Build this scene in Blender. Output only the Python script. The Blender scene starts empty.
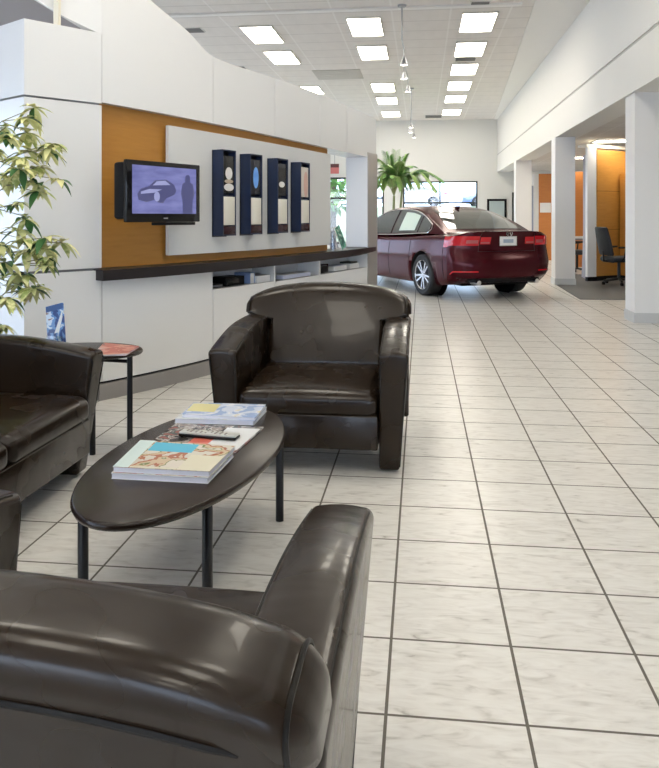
import bpy, bmesh, math, random
import numpy as np
from mathutils import Vector, Matrix
random.seed(7)
PI = math.pi
TH = math.atan(91.5/760); CS, SN = math.cos(TH), math.sin(TH)
H = 1.25
scene = bpy.context.scene
COL = scene.collection

# ------------------------------------------------------------------ frames
def W(X, Z):                       # view-aligned plan coordinates -> building plan
    return (CS*X - SN*Z, SN*X + CS*Z)
def GP(px, py, z=0.0):             # where the sight line of a measured point meets height z
    Z = 760*(H-z)/(py-217); return W((px-329.5)/760*Z, Z)
def PZ(px, Z):
    return W((px-329.5)/760*Z, Z)
def U_at_V(px, V):
    r = (px-329.5)/760
    return V*(-SN+CS*r)/(CS+SN*r)

# ------------------------------------------------------------------ materials
MATS = {}
def mat(name, col, rough=.5, metal=0, spec=.5, coat=0, emit=None, es=0, build=None):
    if name in MATS: return MATS[name]
    m = bpy.data.materials.new(name); m.use_nodes = True
    b = m.node_tree.nodes['Principled BSDF']
    b.inputs['Base Color'].default_value = (*col, 1)
    b.inputs['Roughness'].default_value = rough
    b.inputs['Metallic'].default_value = metal
    b.inputs['Specular IOR Level'].default_value = spec
    b.inputs['Coat Weight'].default_value = coat
    if emit:
        b.inputs['Emission Color'].default_value = (*emit, 1)
        b.inputs['Emission Strength'].default_value = es
    if build: build(m.node_tree, b)
    MATS[name] = m
    return m
def N(nt, t, **kw):
    n = nt.nodes.new(t)
    for k, v in kw.items(): setattr(n, k, v)
    return n
def L(nt, a, b): nt.links.new(a, b)
def mth(nt, op, a, b=None):
    n = N(nt, 'ShaderNodeMath', operation=op)
    for i, v in enumerate((a, b)):
        if v is None: continue
        if isinstance(v, (int, float)): n.inputs[i].default_value = v
        else: L(nt, v, n.inputs[i])
    return n.outputs[0]
def ocoord(nt, scale=(1, 1, 1), rot=(0, 0, 0)):
    tc = N(nt, 'ShaderNodeTexCoord'); mp = N(nt, 'ShaderNodeMapping')
    mp.inputs['Scale'].default_value = scale; mp.inputs['Rotation'].default_value = rot
    L(nt, tc.outputs['Object'], mp.inputs[0]); return mp.outputs[0]
def noise(nt, vec, scale, detail=3, dist=0):
    n = N(nt, 'ShaderNodeTexNoise'); n.inputs['Scale'].default_value = scale
    n.inputs['Detail'].default_value = detail; n.inputs['Distortion'].default_value = dist
    if vec is not None: L(nt, vec, n.inputs['Vector'])
    return n.outputs['Fac']
def ramp(nt, fac, stops, interp='LINEAR'):
    r = N(nt, 'ShaderNodeValToRGB'); e = r.color_ramp; e.interpolation = interp
    while len(e.elements) < len(stops): e.elements.new(.5)
    for el, (p, c) in zip(e.elements, stops): el.position = p; el.color = (*c, 1)
    L(nt, fac, r.inputs[0]); return r.outputs[0]
def bump(nt, b, h, strength=.3, dist=.01):
    n = N(nt, 'ShaderNodeBump'); n.inputs['Strength'].default_value = strength
    n.inputs['Distance'].default_value = dist
    L(nt, h, n.inputs['Height']); L(nt, n.outputs[0], b.inputs['Normal'])
def gridline(nt, sock, period, off, width):
    f = mth(nt, 'FRACT', mth(nt, 'DIVIDE', mth(nt, 'ADD', mth(nt, 'SUBTRACT', sock, off), width/2+50*period), period))
    return mth(nt, 'LESS_THAN', f, width/period)
def mixc(nt, fac, a, b):
    n = N(nt, 'ShaderNodeMix', data_type='RGBA')
    if isinstance(fac, (int, float)): n.inputs[0].default_value = fac
    else: L(nt, fac, n.inputs[0])
    for i, v in ((6, a), (7, b)):
        if isinstance(v, tuple): n.inputs[i].default_value = (*v, 1)
        else: L(nt, v, n.inputs[i])
    return n.outputs[2]

TILE = .3473
def b_floor(nt, b):
    tc = N(nt, 'ShaderNodeTexCoord'); sp = N(nt, 'ShaderNodeSeparateXYZ'); L(nt, tc.outputs['Object'], sp.inputs[0])
    g = mth(nt, 'MAXIMUM', gridline(nt, sp.outputs[0], TILE, -.0875, .0085), gridline(nt, sp.outputs[1], TILE, 1.9126, .0085))
    # per tile variation
    fx = mth(nt, 'FLOOR', mth(nt, 'DIVIDE', mth(nt, 'SUBTRACT', sp.outputs[0], -.0875), TILE))
    fy = mth(nt, 'FLOOR', mth(nt, 'DIVIDE', mth(nt, 'SUBTRACT', sp.outputs[1], 1.9126), TILE))
    cb = N(nt, 'ShaderNodeCombineXYZ'); L(nt, fx, cb.inputs[0]); L(nt, fy, cb.inputs[1])
    wn = N(nt, 'ShaderNodeTexWhiteNoise', noise_dimensions='3D'); L(nt, cb.outputs[0], wn.inputs['Vector'])
    mp = N(nt, 'ShaderNodeMapping'); mp.inputs['Rotation'].default_value = (0, 0, -.75); mp.inputs['Scale'].default_value = (1, 3.4, 1)
    ad = N(nt, 'ShaderNodeVectorMath', operation='MULTIPLY_ADD'); L(nt, wn.outputs['Color'], ad.inputs[0]); ad.inputs[1].default_value = (9, 9, 0)
    L(nt, tc.outputs['Object'], ad.inputs[2]); L(nt, ad.outputs[0], mp.inputs[0])
    n1 = noise(nt, mp.outputs[0], 9, 6, 1.2)
    c = ramp(nt, n1, [(.28, (.50, .475, .43)), (.42, (.64, .615, .57)), (.55, (.70, .68, .635)), (.75, (.75, .735, .695))])
    c2 = mixc(nt, mth(nt, 'MULTIPLY', wn.outputs['Value'], .10), c, (.5, .48, .44))
    c3 = mixc(nt, g, c2, (.13, .115, .095))
    L(nt, c3, b.inputs['Base Color'])
    r = mth(nt, 'ADD', mth(nt, 'MULTIPLY', g, .5), mth(nt, 'ADD', .24, mth(nt, 'MULTIPLY', n1, .12)))
    L(nt, r, b.inputs['Roughness'])
    bump(nt, b, mth(nt, 'MULTIPLY', g, -1), .4, .003)
def b_ceil(nt, b):
    tc = N(nt, 'ShaderNodeTexCoord'); sp = N(nt, 'ShaderNodeSeparateXYZ'); L(nt, tc.outputs['Object'], sp.inputs[0])
    g1 = gridline(nt, sp.outputs[0], .915, .46, .03)
    g2 = gridline(nt, sp.outputs[1], .655, .05, .035)
    g3 = gridline(nt, sp.outputs[1], .655, .05, .012)
    sp_ = noise(nt, None, 60, 4)
    base = mixc(nt, sp_, (.68, .64, .59), (.78, .74, .69))
    c = mixc(nt, mth(nt, 'MULTIPLY', g2, .35), base, (.40, .37, .34))
    c = mixc(nt, mth(nt, 'MULTIPLY', g1, .35), c, (.90, .88, .84))
    L(nt, c, b.inputs['Base Color'])
def b_leather(nt, b):
    v = ocoord(nt)
    w = noise(nt, v, 5, 2, 0)
    L(nt, ramp(nt, w, [(.2, (.0120, .0066, .0034)), (.8, (.0175, .0098, .0048))]), b.inputs['Base Color'])
    L(nt, mth(nt, 'ADD', mth(nt, 'MULTIPLY', w, .10), .22), b.inputs['Roughness'])
    w2 = noise(nt, ocoord(nt, (1, 1.6, 1)), 5, 2, 0)
    h = mth(nt, 'ADD', mth(nt, 'MULTIPLY', noise(nt, v, 22, 1), .05), mth(nt, 'MULTIPLY', w2, 1.6))
    bump(nt, b, h, .22, .012)
def b_wood(col1, col2, sc=(1.2, 1.2, 9), rot=(0, 0, 0)):
    def f(nt, b):
        v = ocoord(nt, sc, rot)
        n = noise(nt, v, 4, 6, .6)
        L(nt, mixc(nt, n, col1, col2), b.inputs['Base Color'])
    return f
def b_foliage(c1, c2, sc):
    def f(nt, b):
        v = ocoord(nt); n = noise(nt, v, sc, 2)
        L(nt, ramp(nt, n, [(.42, c1), (.58, c2)]), b.inputs['Base Color'])
    return f
def b_cover(stops, sc, dist=1.5):
    def f(nt, b):
        v = ocoord(nt); n = noise(nt, v, sc, 3, dist)
        L(nt, ramp(nt, n, stops, 'CONSTANT'), b.inputs['Base Color'])
    return f
def b_pages(nt, b):
    v = ocoord(nt, (1, 1, 900)); n = noise(nt, v, 1, 1)
    L(nt, mixc(nt, n, (.60, .60, .68), (.82, .82, .88)), b.inputs['Base Color'])

M_floor = mat('floor tile', (.7, .68, .64), .3, build=b_floor)
M_ceil = mat('ceiling tile', (.65, .62, .58), .9, spec=.1, build=b_ceil)
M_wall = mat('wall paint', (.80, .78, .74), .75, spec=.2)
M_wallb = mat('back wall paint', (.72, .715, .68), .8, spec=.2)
M_colm = mat('column paint', (.80, .79, .775), .7, spec=.2)
M_trimg = mat('groove paint', (.50, .48, .45), .7)
M_basetile = mat('column base tile', (.55, .55, .54), .4)
M_ceilshade = mat('ceiling shade tone', (.36, .33, .32), .9)  # ceiling in shade, its darkness put into the colour
M_panel = mat('gloss white panel', (.80, .80, .795), .22, spec=.5)
M_panelgap = mat('panel joint', (.22, .22, .23), .6)
M_cream = mat('cream paint', (.82, .77, .64), .5)
M_toe = mat('plinth grey', (.30, .285, .275), .35)
M_black = mat('black satin', (.008, .008, .009), .45, spec=.12)
M_blackm = mat('black metal', (.006, .006, .008), .3, spec=.4)
M_blackg = mat('black gloss', (.006, .006, .007), .12, spec=.3)
M_shelf = mat('charcoal laminate', (.022, .017, .018), .3, spec=.35)
M_wood = mat('honey wood', (.5, .24, .05), .35, build=b_wood((.56, .27, .055), (.42, .175, .030)))
M_orange = mat('orange wood', (.55, .22, .06), .5, build=b_wood((.62, .24, .06), (.50, .17, .04)))
M_steel = mat('brushed pier', (.50, .485, .46), .35, metal=.55)
M_leather = mat('dark leather', (.03, .024, .02), .34, spec=.30, coat=.10, build=b_leather)
M_leatherd = mat('leather piping', (.006, .005, .004), .5, spec=.25)
M_table = mat('espresso wood', (.03, .022, .018), .26, spec=.4, build=b_wood((.014, .009, .007), (.032, .020, .015), (8, 1, 1)))
M_board = mat('pale grey board', (.68, .68, .665), .35)
M_rack = mat('navy rack', (.014, .024, .060), .35, spec=.35)
M_rackin = mat('rack inner', (.012, .011, .012), .35)
M_chrome = mat('chrome', (.8, .8, .8), .15, metal=1)
M_silver = mat('silver plastic', (.36, .36, .37), .35, metal=.4)
M_glassc = None
def glass_mat(name, tint=(.96, .98, .97), refl=.06):
    m = bpy.data.materials.new(name); m.use_nodes = True; nt = m.node_tree
    nt.nodes.remove(nt.nodes['Principled BSDF']); out = nt.nodes['Material Output']
    t = N(nt, 'ShaderNodeBsdfTransparent'); t.inputs[0].default_value = (*tint, 1)
    g = N(nt, 'ShaderNodeBsdfGlossy'); g.inputs['Roughness'].default_value = .02
    mx = N(nt, 'ShaderNodeMixShader')
    lw = N(nt, 'ShaderNodeLayerWeight'); lw.inputs[0].default_value = .25
    L(nt, mth(nt, 'ADD', mth(nt, 'MULTIPLY', lw.outputs['Facing'], .35), refl), mx.inputs[0])
    L(nt, t.outputs[0], mx.inputs[1]); L(nt, g.outputs[0], mx.inputs[2]); L(nt, mx.outputs[0], out.inputs[0])
    return m
M_glass = glass_mat('window glass')
M_acryl = glass_mat('clear acrylic', (.9, .94, .97), .1)
M_frame = mat('dark window frame', (.03, .035, .03), .5)
M_light = mat('lit ceiling lens', (.9, .9, .88), .5, emit=(1, .93, .80), es=8.8)
M_bulb = mat('lit spot lamp', (1, 1, 1), .5, emit=(1, .93, .82), es=12)
M_fixt = mat('fixture frame', (.62, .60, .56), .5)
M_vent = mat('vent dark', (.16, .15, .14), .6)
M_grille = mat('grille beige', (.52, .49, .44), .7)
M_white = mat('white plastic', (.8, .8, .8), .4)
M_paper = mat('white paper', (.82, .82, .80), .6)
M_carpet = mat('dark carpet', (.085, .085, .085), .55)

# ------------------------------------------------------------------ mesh helpers
def link(o): COL.objects.link(o); return o
def obj(name, bm, m, parent=None, world=False, smooth=True, angle=40):
    """one mesh object; with world=True the coordinates are building ones although it has a parent"""
    me = bpy.data.meshes.new(name)
    if world and parent is not None:
        bm.transform(parent_matrix(parent).inverted())
    bmesh.ops.recalc_face_normals(bm, faces=bm.faces)
    if smooth:
        for f in bm.faces: f.smooth = True
        ca = math.radians(angle)
        for e in bm.edges:
            if len(e.link_faces) == 2 and e.calc_face_angle(0) > ca: e.smooth = False
    bm.to_mesh(me); bm.free()
    if isinstance(m, (list, tuple)):
        for x in m: me.materials.append(x)
    else: me.materials.append(m)
    o = bpy.data.objects.new(name, me); link(o)
    if parent is not None: o.parent = parent
    return o
def parent_matrix(o):
    mtx = Matrix.LocRotScale(o.location, o.rotation_euler, o.scale)
    return mtx if o.parent is None else parent_matrix(o.parent) @ mtx
def thing(name, label, cat, loc=(0, 0, 0), rz=0, group=None):
    o = bpy.data.objects.new(name, None); link(o); o.location = loc; o.rotation_euler = (0, 0, rz)
    o.empty_display_size = .1
    o['label'] = label; o['category'] = cat
    if group: o['group'] = group
    return o
def tag(o, label, cat, group=None):
    o['label'] = label; o['category'] = cat
    if group: o['group'] = group
    return o
def struct(name, bm, m, parent=None, **kw):
    o = obj(name, bm, m, parent, **kw); o['kind'] = 'structure'
    return o
def dup(root, loc, rz, label=None, group=None):
    def cp(o, par):
        c = o.copy(); link(c); c.parent = par
        for ch in list(o.children):
            if ch.name in kids: cp(ch, c)
        return c
    kids = {o.name for o in root.children_recursive}
    r = cp(root, None); r.location = loc; r.rotation_euler = (0, 0, rz)
    if label: r['label'] = label
    if group: r['group'] = group
    return r
def B(): return bmesh.new()
def box(bm, x0, x1, y0, y1, z0, z1, mtx=None, mi=0):
    vs = [bm.verts.new((x, y, z)) for x in (x0, x1) for y in (y0, y1) for z in (z0, z1)]
    fs = [(0, 1, 3, 2), (4, 6, 7, 5), (0, 4, 5, 1), (2, 3, 7, 6), (0, 2, 6, 4), (1, 5, 7, 3)]
    for f in fs:
        fc = bm.faces.new([vs[i] for i in f]); fc.material_index = mi
    if mtx is not None: bmesh.ops.transform(bm, matrix=mtx, verts=vs)
    return vs
def bbox(bm, x0, x1, y0, y1, z0, z1, r=.004, mtx=None):
    vs = box(bm, x0, x1, y0, y1, z0, z1)
    es = list({e for v in vs for e in v.link_edges})
    r_ = bmesh.ops.bevel(bm, geom=es, offset=r, segments=2, affect='EDGES', profile=.5)
    if mtx is not None:
        vv = {v for f in r_['faces'] for v in f.verts} | {v for v in vs if v.is_valid}
        bmesh.ops.transform(bm, matrix=mtx, verts=list(vv))
def prism(bm, pts, z0, z1, mi=0):
    a = [bm.verts.new((x, y, z0)) for x, y in pts]; b = [bm.verts.new((x, y, z1)) for x, y in pts]
    n = len(pts)
    fl = [bm.faces.new(a[::-1]), bm.faces.new(b)]
    for i in range(n): fl.append(bm.faces.new((a[i], a[(i+1) % n], b[(i+1) % n], b[i])))
    for f in fl: f.material_index = mi
    return a+b
def tube(bm, pts, r, seg=10, cap=True):
    """tube through points, r a number or one per point"""
    pts = [Vector(p) for p in pts]; n = len(pts)
    rs = [r]*n if isinstance(r, (int, float)) else r
    rings = []; up = None
    for i, p in enumerate(pts):
        d = (pts[min(i+1, n-1)]-pts[max(i-1, 0)])
        if d.length < 1e-9: d = Vector((0, 0, 1))
        d.normalize()
        if up is None:
            up = Vector((0, 0, 1)) if abs(d.z) < .9 else Vector((1, 0, 0))
        a = d.cross(up).normalized(); b = a.cross(d).normalized(); up = b
        rings.append([bm.verts.new(p+(a*math.cos(t)+b*math.sin(t))*rs[i]) for t in [2*PI*k/seg for k in range(seg)]])
    for i in range(n-1):
        for k in range(seg):
            bm.faces.new((rings[i][k], rings[i][(k+1) % seg], rings[i+1][(k+1) % seg], rings[i+1][k]))
    if cap: bm.faces.new(rings[0][::-1]); bm.faces.new(rings[-1])
def lathe(bm, prof, seg=24, axis='z', center=(0, 0, 0), closed=False):
    if closed: prof = list(prof)+[prof[0]]
    c = Vector(center); rings = []
    for r, h in prof:
        rg = []
        for k in range(seg):
            t = 2*PI*k/seg
            p = Vector((r*math.cos(t), r*math.sin(t), h)) if axis == 'z' else Vector((r*math.cos(t), h, r*math.sin(t)))
            rg.append(bm.verts.new(c+p))
        rings.append(rg)
    for a, b in zip(rings, rings[1:]):
        for k in range(seg): bm.faces.new((a[k], a[(k+1) % seg], b[(k+1) % seg], b[k]))
    if not closed:
        if prof[0][0] > 1e-6: bm.faces.new(rings[0][::-1])
        if prof[-1][0] > 1e-6: bm.faces.new(rings[-1])
    bmesh.ops.remove_doubles(bm, verts=[v for rg in rings for v in rg], dist=1e-6)
def gridbox(bm, us, vs, ws, f):
    """surface of a lattice box, each lattice point mapped by f"""
    nu, nv, nw = len(us), len(vs), len(ws); d = {}
    def g(i, j, k):
        if (i, j, k) not in d: d[i, j, k] = bm.verts.new(f(us[i], vs[j], ws[k]))
        return d[i, j, k]
    def q(*a): bm.faces.new(a)
    for i in range(nu-1):
        for j in range(nv-1):
            for k in (0, nw-1): q(g(i, j, k), g(i+1, j, k), g(i+1, j+1, k), g(i, j+1, k))
    for i in range(nu-1):
        for k in range(nw-1):
            for j in (0, nv-1): q(g(i, j, k), g(i+1, j, k), g(i+1, j, k+1), g(i, j, k+1))
    for j in range(nv-1):
        for k in range(nw-1):
            for i in (0, nu-1): q(g(i, j, k), g(i, j+1, k), g(i, j+1, k+1), g(i, j, k+1))
def rax(h, r, seg, mid):
    e = [h-r+r*math.tan(PI/4*i/seg) for i in range(seg+1)]
    m = [-(h-r)+2*(h-r)*i/mid for i in range(1, mid)]
    return [-x for x in e[::-1]] + m + e
def rbox(bm, sx, sy, sz, r, f=None, seg=3, mid=(6, 4, 4)):
    """rounded box centred on the origin, then deformed by f"""
    hx, hy, hz = sx/2, sy/2, sz/2
    def g(x, y, z):
        q = Vector((max(-(hx-r), min(hx-r, x)), max(-(hy-r), min(hy-r, y)), max(-(hz-r), min(hz-r, z))))
        d = Vector((x, y, z))-q
        p = q + d.normalized()*r if d.length > 1e-9 else q
        return f(p) if f else p
    gridbox(bm, rax(hx, r, seg, mid[0]), rax(hy, r, seg, mid[1]), rax(hz, r, seg, mid[2]), g)
def hermite(xs, ys):
    xs = list(xs); ys = list(ys); n = len(xs)
    d = [(ys[i+1]-ys[i])/(xs[i+1]-xs[i]) for i in range(n-1)]
    m = [d[0]]+[0 if d[i-1]*d[i] <= 0 else 2*d[i-1]*d[i]/(d[i-1]+d[i]) for i in range(1, n-1)]+[d[-1]]
    def f(x):
        if x <= xs[0]: return ys[0]+m[0]*0
        if x >= xs[-1]: return ys[-1]
        i = max(k for k in range(n-1) if xs[k] <= x); h = xs[i+1]-xs[i]; t = (x-xs[i])/h
        return (ys[i]*(1+2*t)*(1-t)**2 + h*m[i]*t*(1-t)**2 + ys[i+1]*t*t*(3-2*t) + h*m[i+1]*t*t*(t-1))
    return f

# ------------------------------------------------------------------ room shell
CZ = 4.45; BV = 25.3; FV = -6.0; LU = -8.0; RU = 2.47; AU = 9.2; AZ = 2.74
bm = B(); box(bm, LU-.2, AU+.2, FV-.2, BV+.2, -.08, 0); struct('floor', bm, M_floor)
bm = B(); box(bm, LU-.2, RU+.1, FV-.2, BV+.2, CZ, CZ+.1); struct('ceiling', bm, M_ceil)
# plaster border wedge along the right wall
bm = B(); prism(bm, [(RU, BV), (2.38, BV), (1.50, 8.0), (1.3, FV), (RU, FV)], CZ-.015, CZ-.0005); struct('trim_1', bm, M_wall)
# plain strip across the ceiling
bm = B(); x0, y0 = GP(163, 16, CZ); box(bm, LU, 1.5, y0-.12, y0, CZ-.03, CZ-.0006); struct('trim_2', bm, M_wall)
bm = B(); box(bm, LU, -3.6, 2.5, 9.2, 3.45, CZ-.01); struct('ceiling_shade_block', bm, M_ceilshade)  # dark box added in place of shade on the ceiling at upper left

def wall_with_openings(name, axis, pos, t, a0, a1, z0, z1, ops, m):
    """ops: (a, b, za, zb) openings sorted by a"""
    bm = B()
    def bx(a, b, za, zb):
        if b-a < 1e-4 or zb-za < 1e-4: return
        if axis == 'v': box(bm, a, b, pos, pos+t, za, zb)     # wall across, at V = pos
        else: box(bm, pos, pos+t, a, b, za, zb)
    c = a0
    for a, b, za, zb in ops:
        bx(c, a, z0, z1); bx(a, b, z0, za); bx(a, b, zb, z1); c = b
    bx(c, a1, z0, z1)
    return struct(name, bm, m, smooth=False)
def window(n, axis, pos, a, b, za, zb, vbars, hbars, fw=.05):
    t = thing('window_%d' % n, '', '', ((a+b)/2, pos, za) if axis == 'v' else (pos, (a+b)/2, za))
    for k in ('label', 'category'): del t[k]
    t['kind'] = 'structure'
    bm = B()
    def bx(bm, a_, b_, z_, y_, th):
        if axis == 'v': box(bm, a_, b_, pos-th, pos+th, z_, y_)
        else: box(bm, pos-th, pos+th, a_, b_, z_, y_)
    e = .001
    bx(bm, a+e, a+fw, za+e, zb-e, .04); bx(bm, b-fw, b-e, za+e, zb-e, .04)
    bx(bm, a+fw, b-fw, za+e, za+fw, .04); bx(bm, a+fw, b-fw, zb-fw, zb-e, .04)
    for v in vbars: bx(bm, v-fw/2, v+fw/2, za+fw, zb-fw, .035)
    for h in hbars: bx(bm, a+fw, b-fw, h-fw/2, h+fw/2, .03)
    o = obj('window_frame', bm, M_frame, t, world=True, smooth=False); o['kind'] = 'structure'
    bm = B()
    bx(bm, a+fw, b-fw, za+fw, zb-fw, .004)
    o = obj('glass', bm, M_glass, t, world=True, smooth=False); o['kind'] = 'structure'
UB = lambda px: U_at_V(px, BV)
wA = (UB(403), UB(477.6)); wB = (UB(300), UB(384))
zt1 = 2.43; zt2 = 2.58
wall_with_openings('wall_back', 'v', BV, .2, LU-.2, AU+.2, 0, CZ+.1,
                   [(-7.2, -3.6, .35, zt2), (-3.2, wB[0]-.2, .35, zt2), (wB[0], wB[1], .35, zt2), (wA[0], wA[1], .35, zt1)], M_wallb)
window(1, 'v', BV+.06, wA[0], wA[1], .35, zt1, [UB(440)], [1.72])
window(2, 'v', BV+.06, wB[0], wB[1], .35, zt2, [], [1.88], .06)
window(3, 'v', BV+.06, -3.2, wB[0]-.2, .35, zt2, [], [1.88], .06)
window(4, 'v', BV+.06, -7.2, -3.6, .35, zt2, [-5.4], [1.88], .06)
ops = [(-4, .5, .3, 2.7), (1.5, 6, .3, 2.7), (7, 11.5, .3, 2.7), (12.5, 17, .3, 2.7), (18, 23.5, .3, 2.7)]
wall_with_openings('wall_left', 'u', LU-.2, .2, FV, BV, 0, CZ+.1, ops, M_wall)
for k, (a, b, za, zb) in enumerate(ops): window(5+k, 'u', LU-.1, a, b, za, zb, [(a+b)/2], [2.1])
ops = [(-7, -4.2, .1, 3.2), (-3.8, -1, .1, 3.2), (-.6, 2.2, .1, 3.2), (3.4, 5.8, .1, 2.5), (6.2, 8.6, .1, 2.5)]
wall_with_openings('wall_front', 'v', FV-.2, .2, LU-.2, AU+.2, 0, CZ+.1, ops, M_wall)
for k, (a, b, za, zb) in enumerate(ops): window(10+k, 'v', FV-.1, a, b, za, zb, [(a+b)/2], [2.2])
bm = B(); box(bm, AU, AU+.2, FV, BV, 0, AZ+.1); struct('wall_annex', bm, M_wall)
# right wall: header above the columns, a groove, the annex ceiling
HB = 2.72
bm = B(); box(bm, RU, RU+.42, FV, BV, HB, 3.262); box(bm, RU+.02, RU+.42, FV, BV, 3.262, 3.30); box(bm, RU, RU+.42, FV, BV, 3.30, CZ+.1)
struct('wall_right', bm, M_wall, smooth=False)
bm = B(); box(bm, RU+.012, RU+.02, FV, BV, 3.262, 3.30); struct('trim_3', bm, M_trimg)
bm = B(); box(bm, RU+.42, AU+.2, FV, BV, AZ, AZ+.12); struct('ceiling_annex', bm, M_ceil)
for k, (v, w, du) in enumerate(((9.33, .55, .035), (14.36, .335, -.02), (20.2, .38, -.02))):
    bm = B(); box(bm, RU+du, RU+w, v, v+.42, 0, HB); struct('wall_column_%d' % (k+1), bm, M_colm, smooth=False)
    bm = B(); box(bm, RU+du-.012, RU+w+.012, v-.012, v+.432, 0, .12); struct('baseboard_column_%d' % (k+1), bm, M_basetile, smooth=False)
bm = B(); box(bm, wA[1]+.05, AU, BV-.015, BV, 0, .10); struct('baseboard_back', bm, M_frame)

# dark floor of the office bay
fz = [GP(549, 284), GP(580, 299.5), GP(640, 299.5)]
a = GP(592, 262)
bm = B(); prism(bm, [(RU+.01, fz[0][1]+.10), (fz[1][0], fz[1][1]), (AU-.05, fz[2][1]), (AU-.05, 17.0), (RU+.5, 17.0)], .0, .008)
struct('floor_office', bm, M_carpet)

# ------------------------------------------------------------------ curved display wall
pf = np.polyfit([24, 102, 209, 260, 321, 376], [1/4.78, 1/5.2, 1/5.97, 1/6.6, 1/7.75, 1/9.05], 2)
def curve(px):
    Z = 1/np.polyval(pf, px); return Vector(W((px-329.5)/760*Z, Z))
def cnorm(px):
    t = (curve(px+1)-curve(px-1)).normalized(); n = Vector((t.y, -t.x)); return n
def cpt(px, o): return curve(px)+cnorm(px)*o
def strip(bm, p0, p1, z0, z1, o0, o1, step=6):
    n = max(1, int(abs(p1-p0)/step)); rows = []
    for i in range(n+1):
        px = p0+(p1-p0)*i/n
        a, b = cpt(px, o0), cpt(px, o1(px) if callable(o1) else o1)
        za = z0(px) if callable(z0) else z0; zb = z1(px) if callable(z1) else z1
        rows.append([bm.verts.new(v) for v in ((a.x, a.y, za), (b.x, b.y, za), (b.x, b.y, zb), (a.x, a.y, zb))])
    for r, s in zip(rows, rows[1:]):
        for k in range(4): bm.faces.new((r[k], r[(k+1) % 4], s[(k+1) % 4], s[k]))
    bm.faces.new(rows[0]); bm.faces.new(rows[-1][::-1])
c0 = curve(200)
dw = thing('display_wall', 'freestanding curved white panelled display wall with wood niche and sweeping raised top', 'display wall', (c0.x, c0.y, 0))
g = .35
nt_ = lambda px: 2.03-(px-102)*.00031
bm = B(); strip(bm, 100, 377, 0, .112, -.27, -.004); obj('plinth', bm, M_toe, dw, world=True)
bm = B(); strip(bm, 101, 376.5, .112, .13, -.26, -.03); obj('shadow_gap', bm, M_black, dw, world=True)
for p0, p1, zt in ((102, 213, .815), (213, 275, .672), (275, 320, .668), (320, 376.5, .668)):
    bm = B(); strip(bm, p0+g, p1-g, .13, zt, -.27, 0); obj('lower_panel', bm, M_panel, dw, world=True)
bm = B(); strip(bm, 213, 376.5, .665, .815, -.27, -.245); obj('cubby_back', bm, M_panel, dw, world=True)
for px in (275, 320):
    bm = B(); strip(bm, px-.5, px+.9, .668, .815, -.244, -.004); obj('cubby_divider', bm, M_panel, dw, world=True)
bm = B(); strip(bm, 367.5, 376.5, .668, .815, -.244, 0); obj('cubby_divider', bm, M_panel, dw, world=True)
bm = B(); strip(bm, 102.2, 332.5, .90, nt_, -.27, -.06); obj('niche_board', bm, M_wood, dw, world=True)
ztop = hermite([-80, 0, 60, 102, 150, 188, 214, 240, 275, 324, 362, 377], [4.02, 3.62, 3.30, 3.08, 2.82, 2.667, 2.525, 2.505, 2.50, 2.48, 2.44, 2.42])
for p0, p1 in ((102, 213), (213, 275), (275, 320), (320, 347), (347, 376.5)):
    bm = B(); strip(bm, p0+g*.6, p1-g*.6, nt_, ztop, -.27, 0, 4); obj('upper_panel', bm, M_panel, dw, world=True)
zlo = lambda px: 2.50+(98-px)*.0026
bm = B(); strip(bm, -80, 102, zlo, ztop, -.085, lambda p: -.06*min(1, max(0, (102-p)/32)), 4); obj('raised_sweep', bm, M_panel, dw, world=True)
bm = B(); strip(bm, 367.5, 376.5, .90, nt_, -.27, 0); obj('end_pier', bm, M_panel, dw, world=True)
bm = B(); strip(bm, 367.3, 376.8, .13, 2.0, .001, .008); obj('end_cladding', bm, M_steel, dw, world=True)
# left block
A = Vector(W(-1.921, 4.78)); Bp = curve(101.6); Bb = cpt(101.6, -.27); Lp = Vector(W(-2.88, 5.58)); Lb = Lp+Vector((.12, .2))
Ab = Vector(W(-1.86, 5.05))
for z0, z1 in ((.13, .888), (.905, 2.008), (2.022, 2.50)):
    bm = B(); prism(bm, [tuple(A), tuple(Bp), tuple(Bb), tuple(Ab), tuple(Lb), tuple(Lp)], z0, z1); obj('corner_panel', bm, M_panel, dw, world=True, smooth=False)
cc = [A.lerp(Ab, .2), Bp.lerp(Bb, .1), Bb, Ab, Lb, Lp.lerp(Lb, .2)]
bm = B(); prism(bm, [tuple(p) for p in cc], 0.0, 2.49); obj('corner_core', bm, M_panelgap, dw, world=True, smooth=False)
x, y = cpt(59.5, -.035)
bm = B(); box(bm, x-.017, x+.017, y-.017, y+.017, 2.50, CZ-.03)
tag(obj('support_post', bm, M_cream), 'slim cream post rising from top of the white display wall corner', 'post')
# counter shelf
bm = B(); strip(bm, 96, 375.5, lambda p: .822+max(0, p-355)*.0012, lambda p: .895, -.275, lambda p: .085*min(1, max(0, (376-p)/60)**.6)+.004, 4)
tag(obj('counter_shelf', bm, M_shelf), 'long dark curved counter shelf running along the white display wall', 'shelf')
# pale board
bm = B(); strip(bm, 168.5, 330.5, .965, lambda p: 1.93-(p-168)*.0002, -.030, 0)
tag(obj('display_board', bm, M_board), 'large pale grey board mounted on the wood niche behind the brochure racks', 'board')

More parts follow.
